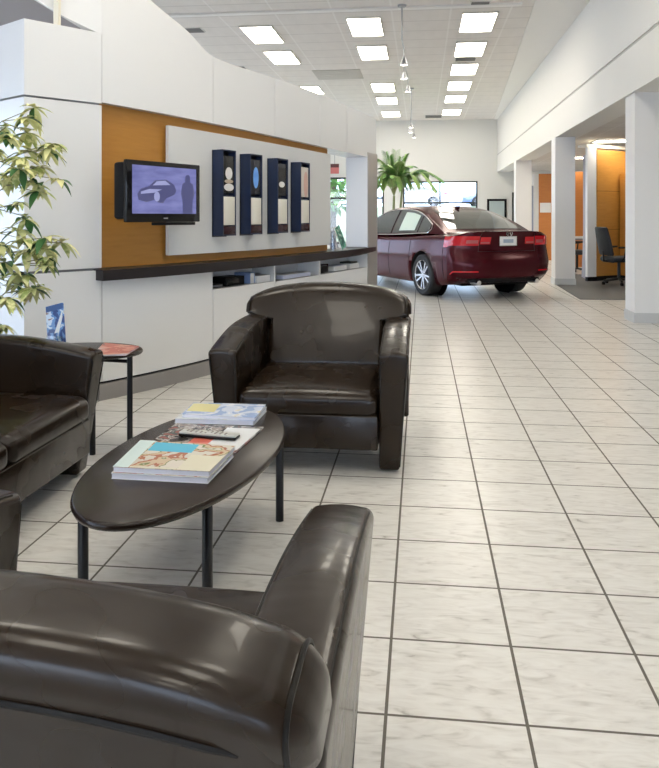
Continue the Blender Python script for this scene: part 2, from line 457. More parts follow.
# ------------------------------------------------------------------ brochure racks
def art_mat(i, stops, sc): return mat('rack picture %d' % i, (.5, .5, .5), .3, build=b_cover(stops, sc))
up_m = [mat('rack print black and white', (.02, .02, .02), .25), mat('rack print blue', (.02, .02, .03), .25), mat('rack print dark', (.02, .02, .022), .25), mat('rack print cream', (.62, .58, .52), .3)]
lo_m = mat('cream brochure', (.72, .69, .60), .4)
def sub(px, dpx, p):  # rack frame: local x along the wall, local y towards the room
    pass
rk_lab = ['navy brochure rack nearest the television, holding a black and white print',
          'navy brochure rack with a glowing blue oval picture in its upper pocket',
          'navy brochure rack with a small white mark on a dark upper picture',
          'navy brochure rack furthest from the television with cream upper leaflet']
for i, (pa, w, up) in enumerate(((212.3, .172, 0), (240, .18, 1), (267.4, .185, 2), (290.8, .185, 3))):
    base = cpt(pa, .001); n = cnorm(pa+8); t = Vector((-n.y, n.x))
    rz = math.atan2(t.y, t.x)
    z0 = 1.10+.004*i; hh = .685-.012*i
    r = thing('brochure_rack', rk_lab[i], 'brochure rack', (base.x, base.y, z0), rz, 'brochure racks on the pale board')
    # local x along the wall away from camera, local -y towards the room
    d = .105
    bm = B()
    bbox(bm, 0, .012, -d, -.002, 0, hh, .003); bbox(bm, w-.012, w, -d, -.002, 0, hh, .003)
    bbox(bm, .012, w-.012, -d, -.002, hh-.012, hh, .003); bbox(bm, .012, w-.012, -d, -.002, 0, .012, .003)
    bbox(bm, .012, w-.012, -d*.8, -.002, hh*.46, hh*.46+.01, .002)
    obj('rack_body', bm, M_rack, r)
    bm = B(); box(bm, -.006, w+.006, -.002, -.0002, -.01, hh+.0); obj('rack_backplate', bm, M_rackin, r)
    bm = B(); box(bm, .012, w-.012, -d*.35, -.003, .012, hh-.012); obj('rack_liner', bm, M_rackin, r)
    # upper picture
    u0, u1 = hh*.50, hh*.93
    bm = B(); bbox(bm, .02, w-.02, -d*.93, -d*.90, u0, u1, .001)
    pic = obj('picture', bm, up_m[up], r)
    yy = -d*.932
    def disc(cx, cz, a, b, m, nm, ring=False):
        bm = B(); vs = [bm.verts.new((cx+a*math.cos(2*PI*k/20), yy-.001, cz+b*math.sin(2*PI*k/20))) for k in range(20)]
        ws = [bm.verts.new((v.co.x, yy+.0005, v.co.z)) for v in vs]
        bm.faces.new(vs[::-1]); bm.faces.new(ws)
        for k in range(20): bm.faces.new((vs[k], vs[(k+1) % 20], ws[(k+1) % 20], ws[k]))
        obj(nm, bm, m, pic)
    if up == 0:
        disc(w*.5, u0+.155, .044, .050, mat('print white', (.75, .73, .70), .4), 'print_figure')
        disc(w*.5, u0+.092, .055, .016, mat('print tan', (.45, .36, .27), .4), 'print_base')
        disc(w*.5, u0+.045, .062, .030, mat('print white', (.75, .73, .70), .4), 'print_band')
    if up == 1: disc(w*.5, u0+.14, .040, .090, mat('print blue glow', (.16, .38, .85), .3), 'print_oval'); 
    if up == 2: disc(w*.45, u0+.10, .050, .026, mat('print white', (.75, .73, .70), .4), 'print_mark')
    if up == 3: disc(w*.6, u0+.12, .040, .12, mat('print pink', (.62, .40, .33), .3), 'print_stripe')
    bm = B(); bbox(bm, .016, w-.014, -d*.97, -d*.93, hh*.125, hh*.455, .001); obj('brochure', bm, lo_m, r)
    bm = B(); bbox(bm, .012, w-.012, -d-.001, -d+.006, .012, hh*.11, .001); obj('pocket_front', bm, mat('smoked pocket', (.03, .008, .012), .15), r)
    bm = B(); lathe(bm, [(0, 0), (.011, 0), (.011, .03), (0, .03)], 10, center=(w+.012, -.045, hh*.49)); obj('clip', bm, M_chrome, r)

# ------------------------------------------------------------------ television
pl = Vector(PZ(127, 4.97)); pr = Vector(PZ(200, 5.58))
t = (pr-pl); wtv = t.length; rz = math.atan2(t.y, t.x)
tv = thing('television', 'black flat screen television on a swing arm showing a car and a man', 'television', (pl.x, pl.y, 1.215), rz)
bm = B(); bbox(bm, 0, wtv, 0, .035, 0, .415, .006); obj('casing', bm, M_blackg, tv)
bm = B(); bbox(bm, .0, wtv, .036, .13, .02, .40, .02); obj('rear_housing', bm, M_black, tv)
bm = B(); bbox(bm, .25, wtv-.05, .0, .03, -.022, -.001, .003); obj('speaker_bar', bm, M_black, tv)
scr = mat('screen glow', (.02, .02, .03), .2, emit=(.155, .165, .42), es=.62,
          build=lambda nt, b: L(nt, ramp(nt, noise(nt, ocoord(nt, (2, 1, 9)), 2.4, 4), [(.3, (.13, .14, .36)), (.7, (.24, .25, .55))]), b.inputs['Emission Color']))
bm = B(); box(bm, .045, wtv-.045, -.0025, -.0003, .058, .382); sc_ = obj('screen', bm, scr, tv)
def flat(bm, pts, y0, y1):
    a = [bm.verts.new((x, y0, z)) for x, z in pts]; b = [bm.verts.new((x, y1, z)) for x, z in pts]; n = len(pts)
    bm.faces.new(a); bm.faces.new(b[::-1])
    for i in range(n): bm.faces.new((a[i], a[(i+1) % n], b[(i+1) % n], b[i]))
dk = mat('screen shape dark', (.02, .02, .02), .3, emit=(.075, .08, .22), es=.55)
lt = mat('screen shape light', (.02, .02, .02), .3, emit=(.36, .38, .66), es=.6)
bm = B(); flat(bm, [(.10, .15), (.09, .19), (.12, .225), (.20, .245), (.25, .285), (.36, .295), (.44, .26), (.46, .22), (.44, .19), (.36, .165), (.33, .13), (.28, .135), (.26, .155), (.17, .135)], -.0035, -.0026)
obj('screen_car', bm, dk, sc_)
bm = B(); flat(bm, [(.23, .25), (.27, .28), (.35, .287), (.40, .258)], -.0042, -.0036); flat(bm, [(.12, .19), (.12, .205), (.2, .225), (.32, .225), (.24, .20)], -.0042, -.0036)
flat(bm, [(.27+.028*math.cos(k*PI/6), .175+.034*math.sin(k*PI/6)) for k in range(12)], -.0042, -.0036)
obj('screen_car_glass', bm, lt, sc_)
bm = B(); flat(bm, [(.53, .06), (.525, .15), (.51, .20), (.525, .27), (.555, .285), (.55, .30), (.558, .33), (.58, .338), (.60, .33), (.606, .30), (.60, .285), (.635, .27), (.65, .20), (.63, .15), (.63, .06)], -.0035, -.0026)
obj('screen_man', bm, dk, sc_)
bm = B(); box(bm, wtv*.5-.02, wtv*.5+.02, -.002, 0, .022, .030); obj('badge', bm, M_silver, tv)
bm = B(); m1 = parent_matrix(tv).inverted()
w0 = cpt(150, -.058); ta = Vector((wtv*.45, .13, .21)); wb_ = m1 @ Vector((w0.x, w0.y, 1.425))
tube(bm, [ta, (ta+wb_)/2+Vector((.06, 0, 0)), wb_], .018, 8)
bbox(bm, ta.x-.06, ta.x+.06, .125, .14, .12, .30, .003)
obj('swing_arm', bm, M_blackm, tv)

# ------------------------------------------------------------------ ceiling lights and vents
def ceil_pt(px, py, z=CZ): return GP(px, py, z)
cell = thing('ceiling_light', '', 'ceiling light')
def mk_light(name_root):
    bm = B()
    for a in ((-.28, .28, -.62, -.60), (-.28, .28, .60, .62), (-.28, -.265, -.60, .60), (.265, .28, -.60, .60)): box(bm, a[0], a[1], a[2], a[3], -.028, -.002)
    obj('frame', bm, M_fixt, name_root)
    bm = B(); box(bm, -.264, .264, -.599, .599, -.018, -.004); obj('diffuser', bm, M_light, name_root)
mk_light(cell)
spots = []
for px, ys in ((478, (20.5,)),): pass
rows = {'right': (.92, [12.45, 14.45, 16.4, 18.45, 20.5, 23.1]), 'mid': (-.92, [12.75, 14.75, 18.7, 20.8, 23.5]), 'left': (-2.75, [13.3, 15.2, 19.1])}
desc = {'right': 'in the row nearest the column wall', 'mid': 'in the middle row', 'left': 'in the row above the display wall'}
ordn = ['nearest the viewer', 'second from the viewer', 'third from the viewer', 'fourth from the viewer', 'fifth from the viewer', 'furthest from the viewer']
first = True
for key, (u, zs) in rows.items():
    for i, Z in enumerate(zs):
        v = (Z*1.0 + SN*u)/CS if False else Z/CS + 0
        # V from depth Z at lateral U:  Z = -SN*U + CS*V
        v = (Z+SN*u)/CS
        o_ = ordn[i] if i < len(zs)-1 else 'furthest from the viewer'
        lab = 'lit white ceiling light panel %s, %s' % (desc[key], o_)
        if first: cell.location = (u, v, CZ); cell['label'] = lab; cell['group'] = 'ceiling light panels'; first = False
        else: dup(cell, (u, v, CZ), 0, lab, 'ceiling light panels')
for u, v in ((.92, 7.5), (.92, 4.5), (.92, 1.5), (.92, -1.8), (-.92, 4.5), (-.92, .5), (-3.0, 0.5), (-2.9, -3.5), (.92, -4.2), (-2.0, 4.2)):
    dup(cell, (u, v, CZ), 0, 'lit white ceiling light panel behind or above the viewer', 'overhead ceiling light panels')
for k, (u, v, lab) in enumerate(((*ceil_pt(622, 140, AZ), 'lit ceiling panel of the office bay beside the nearest column'), (*ceil_pt(582, 157, AZ), 'lit ceiling panel of the office bay above the grey post'), (5.0, 20.5, 'added unseen fill light panel by the far orange wall'), (5.5, 10.5, 'added unseen fill light panel behind the nearest column'))):  # last two panels are unseen, added to brighten the bay
    dup(cell, (u+(.1 if k < 2 else 0), v, AZ), PI/2 if k < 2 else 0, lab, 'office bay ceiling lights')
def vent(px0, px1, py0, py1, lab, m, z=CZ, name='ceiling_vent'):
    a = ceil_pt((px0+px1)/2, py0); b = ceil_pt((px0+px1)/2, py1)
    Zm = ((a[1]+b[1])/2); w = (px1-px0)/760*Zm
    x = (a[0]+b[0])/2; l = max(.18, abs(a[1]-b[1]))
    t = thing(name, lab, 'air vent', (x, Zm, z), 0)
    bm = B(); box(bm, -w/2, w/2, -l/2, l/2, -.012, -.001); obj('vent_frame', bm, M_fixt if m is M_vent else m, t)
    bm = B()
    k = 5
    for i in range(k):
        y = -l/2+l*(i+.5)/k; box(bm, -w/2+.02, w/2-.02, y-l/k*.35, y+l/k*.35, -.018, -.0122)
    obj('louvre', bm, m, t)
vent(182, 204, 27.5, 32, 'small dark air vent nearest the white swept panel', M_vent)
vent(235, 247, 66, 70, 'small dark ceiling air vent further along the swept panel', M_vent)
vent(315, 362, 69.5, 79, 'wide beige return air grille between two rows of ceiling lights', M_grille)
vent(470, 490, 1, 6, 'dark ceiling air vent just ahead of the nearest light of the column wall row', M_vent)
vent(455, 476, 57, 60.5, 'slim ceiling air vent between lights of the column wall row', M_vent)
vent(425, 442, 114.8, 117.5, 'dark ceiling air vent close to the back wall', M_vent)
# track lights
def track(px, pyc, heads, lab):
    cx, cy = ceil_pt(px, pyc); Zc = -SN*cx+CS*cy
    t = thing('track_light', lab, 'track light', (cx, cy, CZ))
    zr = 3.92-CZ
    bm = B(); lathe(bm, [(0, -.03), (.06, -.03), (.07, -.001), (0, -.001)], 16); obj('canopy', bm, M_silver, t)
    bm = B(); tube(bm, [(0, 0, -.03), (0, 0, zr)], .012, 8); obj('rod', bm, M_silver, t)
    pts = []
    for (hx, hy, hz) in heads:
        Z = 760*(hz-H)/(217-hy); pts.append(Vector((*PZ(hx, Z), hz)))
    rel = [p-Vector((cx, cy, CZ)) for p in pts]
    bm = B(); tube(bm, [(0, 0, zr)]+[(p.x, p.y, zr) for p in rel]+[(rel[-1].x, rel[-1].y+.3, zr)], .013, 8); obj('rail', bm, M_silver, t)
    for p in rel:
        bm = B(); tube(bm, [(p.x, p.y, zr), (p.x, p.y, p.z+.05)], .009, 8)
        lathe(bm, [(0, .10), (.03, .10), (.045, .04), (.065, -.02), (.058, -.02), (.04, .03), (0, .05)], 16, center=p)
        hd = obj('lamp_head', bm, M_silver, t)
        bm = B(); lathe(bm, [(0, .03), (.035, .025), (.054, -.015), (0, -.025)], 16, center=p); obj('bulb', bm, M_bulb, hd)
track(402, 5, [(404, 64, 3.68), (404, 78, 3.66), (408, 91, 3.66)], 'hanging track light with three lit spots, closer of the two')
track(411.5, 88, [(411, 127, 3.66), (410.5, 132, 3.62), (414, 137, 3.60)], 'hanging track light with three lit spots near the back wall')

# ------------------------------------------------------------------ leather seating
def seat_thing(name, label, cat, loc, rz, Wd=.99, ncush=1, arm_w=.150, group=None):
    t = thing(name, label, cat, loc, rz, group)
    hw = Wd/2; ih = hw-arm_w
    atop = lambda y: .588+.072*math.sin(min(1, max(0, y)/.58)*PI/2)
    for s in (-1, 1):
        def f(p, s=s):
            y = p.y+.445; k = (p.z+.3)/.6         # 0 bottom .. 1 top
            z = .012+(atop(y)-.012)*k
            xo = p.x/(arm_w/2)                    # -1..1 ; outer side = s
            inner, outer = ih+.002, hw-.048*(1-k)
            c, h = (inner+outer)/2, (outer-inner)/2
            x = s*c + xo*h
            # crown on top, front face leaning back to the bottom
            if k > .9: z += .010*(1-xo*xo)
            y2 = y + .072*(1-k)*(1-min(1, y/.6))
            return Vector((x, y2, z))
        bm = B(); rbox(bm, arm_w, .89, .6, .020, f, 3, (4, 14, 6)); a = obj('armrest', bm, M_leather, t, angle=60)
        # stitched piping down both edges of the top and front
        for e in (-1, 1):
            xe = s*((ih+hw)/2)+e*(arm_w/2-.012)
            pts = [(xe, .78-.7*i/12*1.05, atop(.78-.7*i/12*1.05)-.001+.0) for i in range(13)]
            pts += [(xe, .012, atop(0)-.012), (xe, .001, atop(0)-.03)]
            xb = s*((ih+hw-.035)/2)+e*((arm_w-.035)/2-.012)
            pts += [(xb, .083, .03)]
            bm = B(); tube(bm, pts, .0032, 6); obj('piping', bm, M_leatherd, a)
        bm = B()
        for y in (.05, .80): lathe(bm, [(0, 0), (.022, 0), (.025, .013), (0, .013)], 12, center=(s*(hw-.085), y, 0))
    # seat cushions
    cw = 2*ih/ncush
    for i in range(ncush):
        cx = -ih+cw*(i+.5)
        def f(p):
            x, y, z = p.x, p.y+.355, p.z+.34
            q = (z-.34)/.065
            u = x/(cw/2); v = (y-.355)/.345
            if q > 0: z += .020*(1-u*u)*(1-v**4)*q + .012*(y-.2)*q
            if v < -.5: y -= .012*(1-q*q)*(-v-.5)*2
            return Vector((cx+x, y, z))
        bm = B(); rbox(bm, cw-.006, .69, .13, .045, f, 4, (10, 10, 3)); sc = obj('seat_cushion', bm, M_leather, t, angle=60)
        bm = B(); tube(bm, [(cx-cw/2+.04, .006, .350), (cx, .0, .352), (cx+cw/2-.04, .006, .350)], .0022, 6); obj('seam', bm, M_leatherd, sc)
    bm = B(); bbox(bm, -ih+.001, ih-.001, .008, .60, .125, .292, .008); obj('front_rail', bm, M_leather, t, angle=60)
    # back: a T-shaped cushion whose ends rest over the arms
    yf = lambda z: .655+(z-.38)*.47
    def f(p):
        u = p.x/hw; z = p.z+.61; k = (p.z+.23)/.46
        z = .38+.472*k - (.072*abs(u)**2.3+.030*abs(u)**9)*max(0, (k-.45)/.55)
        sx = 1.0
        if z < .655: sx = (ih-.003)/hw
        elif z < .675: sx = (ih-.003)/hw + (1-(ih-.003)/hw)*(z-.655)/.02
        x = p.x*sx
        th = .185
        y = yf(z) + (p.y+th/2)
        if p.y < 0: y += .030*(u*u-.4)*-1*max(0, 1-abs(k-.5)*2)*.5 - .012*(1-u*u)*math.sin(min(1, max(0, k))*PI)
        # the top rolls over
        return Vector((x, y, z))
    bm = B(); rbox(bm, Wd, .185, .46, .052, f, 5, (22, 4, 18)); bk = obj('backrest', bm, M_leather, t, angle=62)
    def fb(p):
        u = p.x/hw; z = p.z+.44; k = max(0, p.z+.33)/.66; z -= (.075*abs(u)**2.3+.03*abs(u)**9)*k; return Vector((p.x*.985, yf(max(.30, z))+.135+p.y, z))
    bm = B(); rbox(bm, Wd-.012, .092, .66, .016, fb, 2, (6, 3, 8)); obj('back_panel', bm, M_leather, t, angle=60)
    yy = yf(.765)+.186
    bm = B(); tube(bm, [(hw*.91*q_/8, yf(.785-.07*abs(q_/8)**2.3)+.186-(.010 if abs(q_) == 8 else 0), .785-.07*abs(q_/8)**2.3) for q_ in range(-8, 9)], .004, 6); obj('piping', bm, M_leatherd, bk)
    for s in (-1, 1):
        ct2 = [(.0885, .02+.04*i) for i in range(4)]+[(.0885-.050*(1-math.cos(a)), .176+.050*math.sin(a)) for a in [PI/2*i/6 for i in range(7)]]
        ct2 += [(-y_, z_) for y_, z_ in ct2[::-1]]
        pp_ = []
        for y_, z_ in ct2:
            pp_.append(f(Vector((s*(hw-.026), y_, z_))))
        bm = B(); tube(bm, pp_, .0034, 6); obj('piping', bm, M_leatherd, bk)
    return t
fc = W(-.112, 3.68)
seat_thing('armchair', 'dark leather armchair facing the viewer behind the oval coffee table', 'armchair', (fc[0], fc[1], 0), 0, group=None)
nc = W(-.388, 1.785)
seat_thing('armchair', 'brown black leather armchair seen from behind, closest to the viewer', 'armchair', (nc[0], nc[1], 0), PI)
SW = 1.72
sx_, sz_ = -1.114-.5*SW*SN, 3.77-.5*SW*CS
sc0 = W(sx_, sz_)
seat_thing('sofa', 'dark leather two-seat sofa on the far side of the coffee table, under the plant', 'sofa', (sc0[0], sc0[1], 0), PI/2, SW, 2)

# ------------------------------------------------------------------ tables
def ellipse(a, b, n=64): return [(a*math.cos(2*PI*k/n), b*math.sin(2*PI*k/n)) for k in range(n)]
def oval_top(bm, a, b, z0, z1, n=72):
    th = z1-z0
    prof = [(-.020, z0), (-.006, z0+.003), (0, z0+th*.5), (-.004, z1-.003), (-.010, z1)]
    rings = []
    for d, z in prof: rings.append([bm.verts.new(((a+d)*math.cos(2*PI*k/n), (b+d)*math.sin(2*PI*k/n), z)) for k in range(n)])
    for r, s in zip(rings, rings[1:]):
        for k in range(n): bm.faces.new((r[k], r[(k+1) % n], s[(k+1) % n], s[k]))
    bm.faces.new(rings[0][::-1]); bm.faces.new(rings[-1])
cx, cy = W(-.497, 2.765)
azt = PI/2 - math.radians(11) + TH     # long axis direction in building plan
ct = thing('coffee_table', 'low oval dark wood coffee table with black rod legs, magazines on top', 'coffee table', (cx, cy, 0), azt)
bm = B(); oval_top(bm, .668, .302, .372, .400); obj('tabletop', bm, M_table, ct, angle=50)
Mi = parent_matrix(ct).inverted()
legs = [(-.205, 3.13), (-.375, 2.335), (-.775, 2.39), (-.607, 3.19)]
lp = []
for X, Z in legs:
    p = Mi @ Vector((*W(X, Z), 0)); lp.append(p)
    bm = B(); tube(bm, [(p.x, p.y, 0), (p.x, p.y, .358), (p.x, p.y, .366), (p.x, p.y, .3715)], [.0165, .0165, .014, .008], 14); obj('leg', bm, M_blackm, ct)
for a, b in ((0, 2), (1, 3)):
    z = .335 if a == 0 else .320
    bm = B(); tube(bm, [(lp[a].x, lp[a].y, z), (lp[b].x, lp[b].y, z)], .011, 8); obj('cross_bar', bm, M_blackm, ct)
bm = B(); lathe(bm, [(0, .305), (.045, .305), (.045, .345), (.10, .350), (.10, .3715), (0, .3715)], 20); obj('hub', bm, M_blackm, ct)

sx, sy = W(-1.345, 4.20)
st = thing('side_table', 'small oval dark side table behind the sofa arm, by the white wall', 'side table', (sx, sy, 0), TH*0)
bm = B(); oval_top(bm, .315, .235, .495, .520); obj('tabletop', bm, M_table, st, angle=50)
for X, Z in ((-1.085, 4.13), (-1.247, 4.00), (-1.60, 4.27), (-1.44, 4.40)):
    p = W(X, Z); bm = B(); tube(bm, [(p[0]-sx, p[1]-sy, 0), (p[0]-sx, p[1]-sy, .4945)], .0155, 12); obj('leg', bm, M_blackm, st)
a_, b_ = W(-1.085, 4.13), W(-1.60, 4.27); bm = B(); tube(bm, [(a_[0]-sx, a_[1]-sy, .465), (b_[0]-sx, b_[1]-sy, .465)], .010, 8); obj('cross_bar', bm, M_blackm, st)
a_, b_ = W(-1.247, 4.00), W(-1.44, 4.40); bm = B(); tube(bm, [(a_[0]-sx, a_[1]-sy, .443), (b_[0]-sx, b_[1]-sy, .443)], .010, 8); obj('cross_bar', bm, M_blackm, st)

# ------------------------------------------------------------------ magazines
M_pages = mat('page edges', (.75, .75, .8), .6, build=b_pages)
def magazine(label, quad, z, th, cover, group=None, patches=(), name='magazine'):
    """quad: four plan corners (building), order round the cover"""
    q = [Vector(p) for p in quad]; c = sum(q, Vector((0, 0)))/4
    t = thing(name, label, 'magazine', (c.x, c.y, z), 0, group)
    q = [p-c for p in q]; ct_ = .0012
    bm = B(); prism(bm, [(p.x*.985, p.y*.985) for p in q], ct_, th-ct_); obj('pages', bm, M_pages, t, smooth=False)
    bm = B(); prism(bm, [tuple(p) for p in q], 0.0002, ct_); prism(bm, [tuple(p) for p in q], th-ct_, th)
    cv = obj('cover', bm, cover, t, smooth=False)
    for (a0, a1, b0, b1, m, nm) in patches:
        P = lambda a, b: (q[0]*(1-a)+q[1]*a)*(1-b)+(q[3]*(1-a)+q[2]*a)*b
        bm = B(); prism(bm, [tuple(P(a0, b0)), tuple(P(a1, b0)), tuple(P(a1, b1)), tuple(P(a0, b1))], th+.0001, th+.0006); obj(nm, bm, m, cv, smooth=False)
    return t
cv_food = mat('cover food', (.6, .5, .4), .25, build=b_cover([(0, (.66, .62, .52)), (.43, (.42, .17, .10)), (.48, (.62, .48, .32)), (.54, (.20, .24, .10)), (.57, (.70, .64, .54))], 9, .4))
cv_cream = mat('cover cream', (.72, .68, .52), .25)
cv_cyan = mat('cover cyan', (.12, .50, .68), .25)
cv_dark = mat('cover montage', (.2, .15, .12), .25, build=b_cover([(0, (.05, .045, .04)), (.42, (.30, .25, .22)), (.49, (.55, .52, .48)), (.53, (.10, .11, .10)), (.60, (.30, .12, .10))], 16, .6))
cv_white = mat('cover white', (.75, .76, .76), .25)
cv_blue = mat('cover blue white', (.4, .5, .7), .25, build=b_cover([(0, (.35, .45, .68)), (.45, (.62, .68, .80)), (.55, (.78, .78, .80)), (.62, (.74, .66, .45))], 9))
cv_yel = mat('cover yellow', (.74, .68, .34), .25)
cv_red = mat('cover red', (.5, .08, .05), .3, build=b_cover([(0, (.14, .08, .08)), (.36, (.50, .13, .09)), (.50, (.68, .34, .26)), (.60, (.66, .55, .52))], 6))
T = .4003
# stack at the near end of the table
q = [GP(111, 479, .40), GP(208, 484, .40), GP(234, 457, .40), GP(139, 451, .40)]
qa = [tuple(Vector(p)) for p in q]
magazine('thick white-edged magazine at the bottom of the near stack on the coffee table', qa, T, .019, cv_white, None)
off = Vector((.004, .004)); qb = [tuple(Vector(p)+off) for p in q]
magazine('cookery magazine with food pictures and cyan strip topping the near stack', qb, T+.0195, .019, cv_food, None,
         [(.0, .16, 0, 1, mat('cover pale green', (.60, .72, .70), .3), 'spine_strip'), (.66, 1, .0, .55, cv_cream, 'text_panel'), (.18, .64, .62, .95, cv_cyan, 'cyan_strip'), (.17, .65, .0, .06, cv_cream, 'bottom_strip')])
q = [GP(138, 452, .405), GP(235, 453.5, .405), GP(262, 427, .405), GP(170, 424, .405)]
c = sum((Vector(p) for p in q), Vector((0, 0)))/4
q2 = [GP(150, 446, .40), GP(238, 449.5, .40), GP(266, 427.5, .40), GP(176, 425, .40)]
# kept clear of the near stack
q2 = [tuple(Vector(GP(168, 437, .40))), tuple(Vector(GP(250, 440.5, .40))), tuple(Vector(GP(268, 427.5, .40))), tuple(Vector(GP(192, 424.5, .40)))]
stackN = [Vector(p) for p in qa]
q3 = [GP(143, 449.5, .40), GP(236, 453.5, .40), GP(264, 428.5, .40), GP(176, 424.8, .40)]
magazine('thin open magazine with a dark picture montage lying under the remote', q3, T, .006, cv_dark, None,
         [(.62, .99, .05, .9, cv_white, 'text_page'), (.40, .62, .1, .5, mat('cover red type', (.62, .14, .10), .3), 'red_type')])
q = [GP(174.5, 423.3, .40), GP(254, 425.5, .40), GP(267, 411.5, .40), GP(192, 409, .40)]
magazine('white magazine underneath in the far stack on the coffee table', q, T, .020, cv_white, None)
q = [GP(182, 415, .43), GP(255.5, 418.7, .43), GP(266, 405.5, .43), GP(193.5, 403.5, .43)]
magazine('blue and yellow covered magazine topping the far stack on the coffee table', q, T+.0205, .014, cv_blue, None, [(.02, .40, .25, .9, cv_yel, 'yellow_panel')])
# magazine on the side table
q = [GP(92, 356.5, .52), GP(126, 355.8, .52), GP(139.5, 347.5, .52), GP(104, 344.0, .52)]
magazine('red covered magazine lying on the small side table', q, .5203, .008, cv_red, None)
# remote
ra, rb = Vector(GP(181, 433, .415)), Vector(GP(238, 437.5, .415)); d = rb-ra; c = (ra+rb)/2
rm = thing('remote_control', 'silver grey remote control with black underside lying on the open magazine', 'remote control', (c.x, c.y, T+.0068), math.atan2(d.y, d.x))
Lr = d.length
bm = B(); rbox(bm, Lr, .050, .013, .005, lambda p: Vector((p.x, p.y, p.z+.0075)), 2, (4, 2, 1)); obj('base_shell', bm, M_blackg, rm)
bm = B(); rbox(bm, Lr-.003, .048, .009, .004, lambda p: Vector((p.x, p.y, p.z+.0155)), 2, (4, 2, 1)); top = obj('top_shell', bm, mat('remote grey', (.50, .50, .46), .35), rm)
bm = B()
for i in range(9):
    for j in range(3):
        if (i+j) % 5: lathe(bm, [(0, .0), (.0045, .0), (.004, .002), (0, .0025)], 8, center=(-Lr*.38+i*Lr*.085, -.013+.013*j, .0199))
bt = obj('keypad', bm, mat('remote key', (.25, .22, .2), .5), rm)
# brochure holder on the side table
hx, hy = W(-1.50, 4.20)
bh = thing('brochure_holder', 'clear holder with a tall blue and white car brochure on the side table', 'brochure holder', (hx, hy, .5205), math.radians(-12))
tilt = Matrix.Translation((0, 0, .018)) @ Matrix.Rotation(math.radians(-14), 4, 'X') @ Matrix.Rotation(math.radians(-15), 4, 'Y')
bm = B(); box(bm, -.06, .06, -.045, .05, 0, .004); box(bm, -.056, .056, -.030, -.027, .004, .075); obj('stand', bm, M_acryl, bh)
bm = B(); bbox(bm, -.058, .058, -.012, -.006, .006, .232, .001, tilt); br = obj('brochure', bm, mat('brochure blue', (.1, .2, .45), .25, build=b_cover([(0, (.06, .10, .26)), (.44, (.16, .30, .58)), (.54, (.62, .70, .80)), (.62, (.30, .18, .16))], 11)), bh)
bm = B(); prism(bm, [(-.057, -.0125), (.057, -.0125), (.057, -.0122), (-.057, -.0122)], .198, .229); bm.transform(tilt); obj('title_band', bm, mat('brochure navy', (.04, .10, .28), .3), br)
bm = B()
vs = [bm.verts.new(v) for v in ((-.01, -.0128, .07), (.02, -.0128, .07), (.049, -.0128, .15), (.049, -.0128, .19))]; bm.faces.new(vs)
r_ = bmesh.ops.extrude_face_region(bm, geom=bm.faces[:]); bmesh.ops.translate(bm, verts=[v for v in r_['geom'] if isinstance(v, bmesh.types.BMVert)], vec=(0, .0004, 0))
bm.transform(tilt); obj('white_swoosh', bm, M_paper, br)

# ------------------------------------------------------------------ things on and under the counter
def on_shelf(px, o): p = cpt(px, o); n = cnorm(px); return p, math.atan2(n.x, -n.y)
def small(name, label, cat, px, o, z, parts, rzx=0, group=None):
    p, rz = on_shelf(px, o)
    t = thing(name, label, cat, (p.x, p.y, z), rz+rzx, group)
    for nm, bxs, m in parts:
        bm = B()
        for b in bxs: bbox(bm, *b, .002)
        obj(nm, bm, m, t)
    return t
zc = .6735
small('binder', 'black binder lying in the first cubby below the counter', 'binder', 222, -.14, zc, [('cover', [(-.09, .09, -.08, .08, 0, .03)], M_black), ('pages', [(-.08, .08, -.0805, .078, .006, .024)], mat('dim paper', (.25, .25, .27), .6))])
small('equipment_box', 'black equipment box in the cubby beside the black binder', 'box', 241, -.14, zc, [('body', [(-.13, .13, -.08, .08, 0, .075)], M_black), ('front_panel', [(-.10, .05, -.083, -.0801, .02, .06)], M_blackg)])
small('book', 'upright white book with blue spine next to the black box', 'book', 256, -.12, zc, [('pages', [(-.03, .03, -.08, .08, .002, .09)], M_paper), ('cover', [(-.035, -.0305, -.084, .084, 0, .095), (.0305, .035, -.084, .084, 0, .095)], mat('spine blue', (.25, .35, .6), .4))])
small('carton', 'small white carton at the end of the first cubby', 'carton', 267, -.13, zc, [('body', [(-.12, .10, -.10, .08, 0, .045)], M_panel), ('lid', [(-.121, .101, -.101, .081, .0455, .06)], M_paper)])
small('brochure_stack', 'low stack of pale blue brochures in the second cubby', 'brochures', 300, -.12, zc, [('pages', [(-.28, .26, -.10, .06, 0, .035)], mat('pale blue paper', (.62, .66, .80), .5)), ('cover', [(-.28, .26, -.10, .06, .0355, .038)], M_paper)])
small('black_case', 'flat black case standing in the third cubby', 'case', 327, -.10, zc, [('body', [(-.11, .11, -.06, .06, 0, .07)], M_black), ('lid', [(-.112, .112, -.062, .062, .0705, .09)], M_blackg)])
small('booklet', 'white booklet pile in the third cubby beside the black case', 'booklet', 344, -.12, zc, [('pages', [(-.17, .17, -.08, .06, 0, .05)], M_paper), ('cover', [(-.17, .17, -.08, .06, .0505, .053)], mat('pale blue paper', (.62, .66, .80), .5))])
small('folder', 'small dark topped folder at the far end of the cubby row', 'folder', 358, -.12, zc, [('pages', [(-.13, .13, -.08, .06, 0, .055)], M_paper), ('cover', [(-.10, .08, -.081, .06, .0555, .075)], M_frame)])
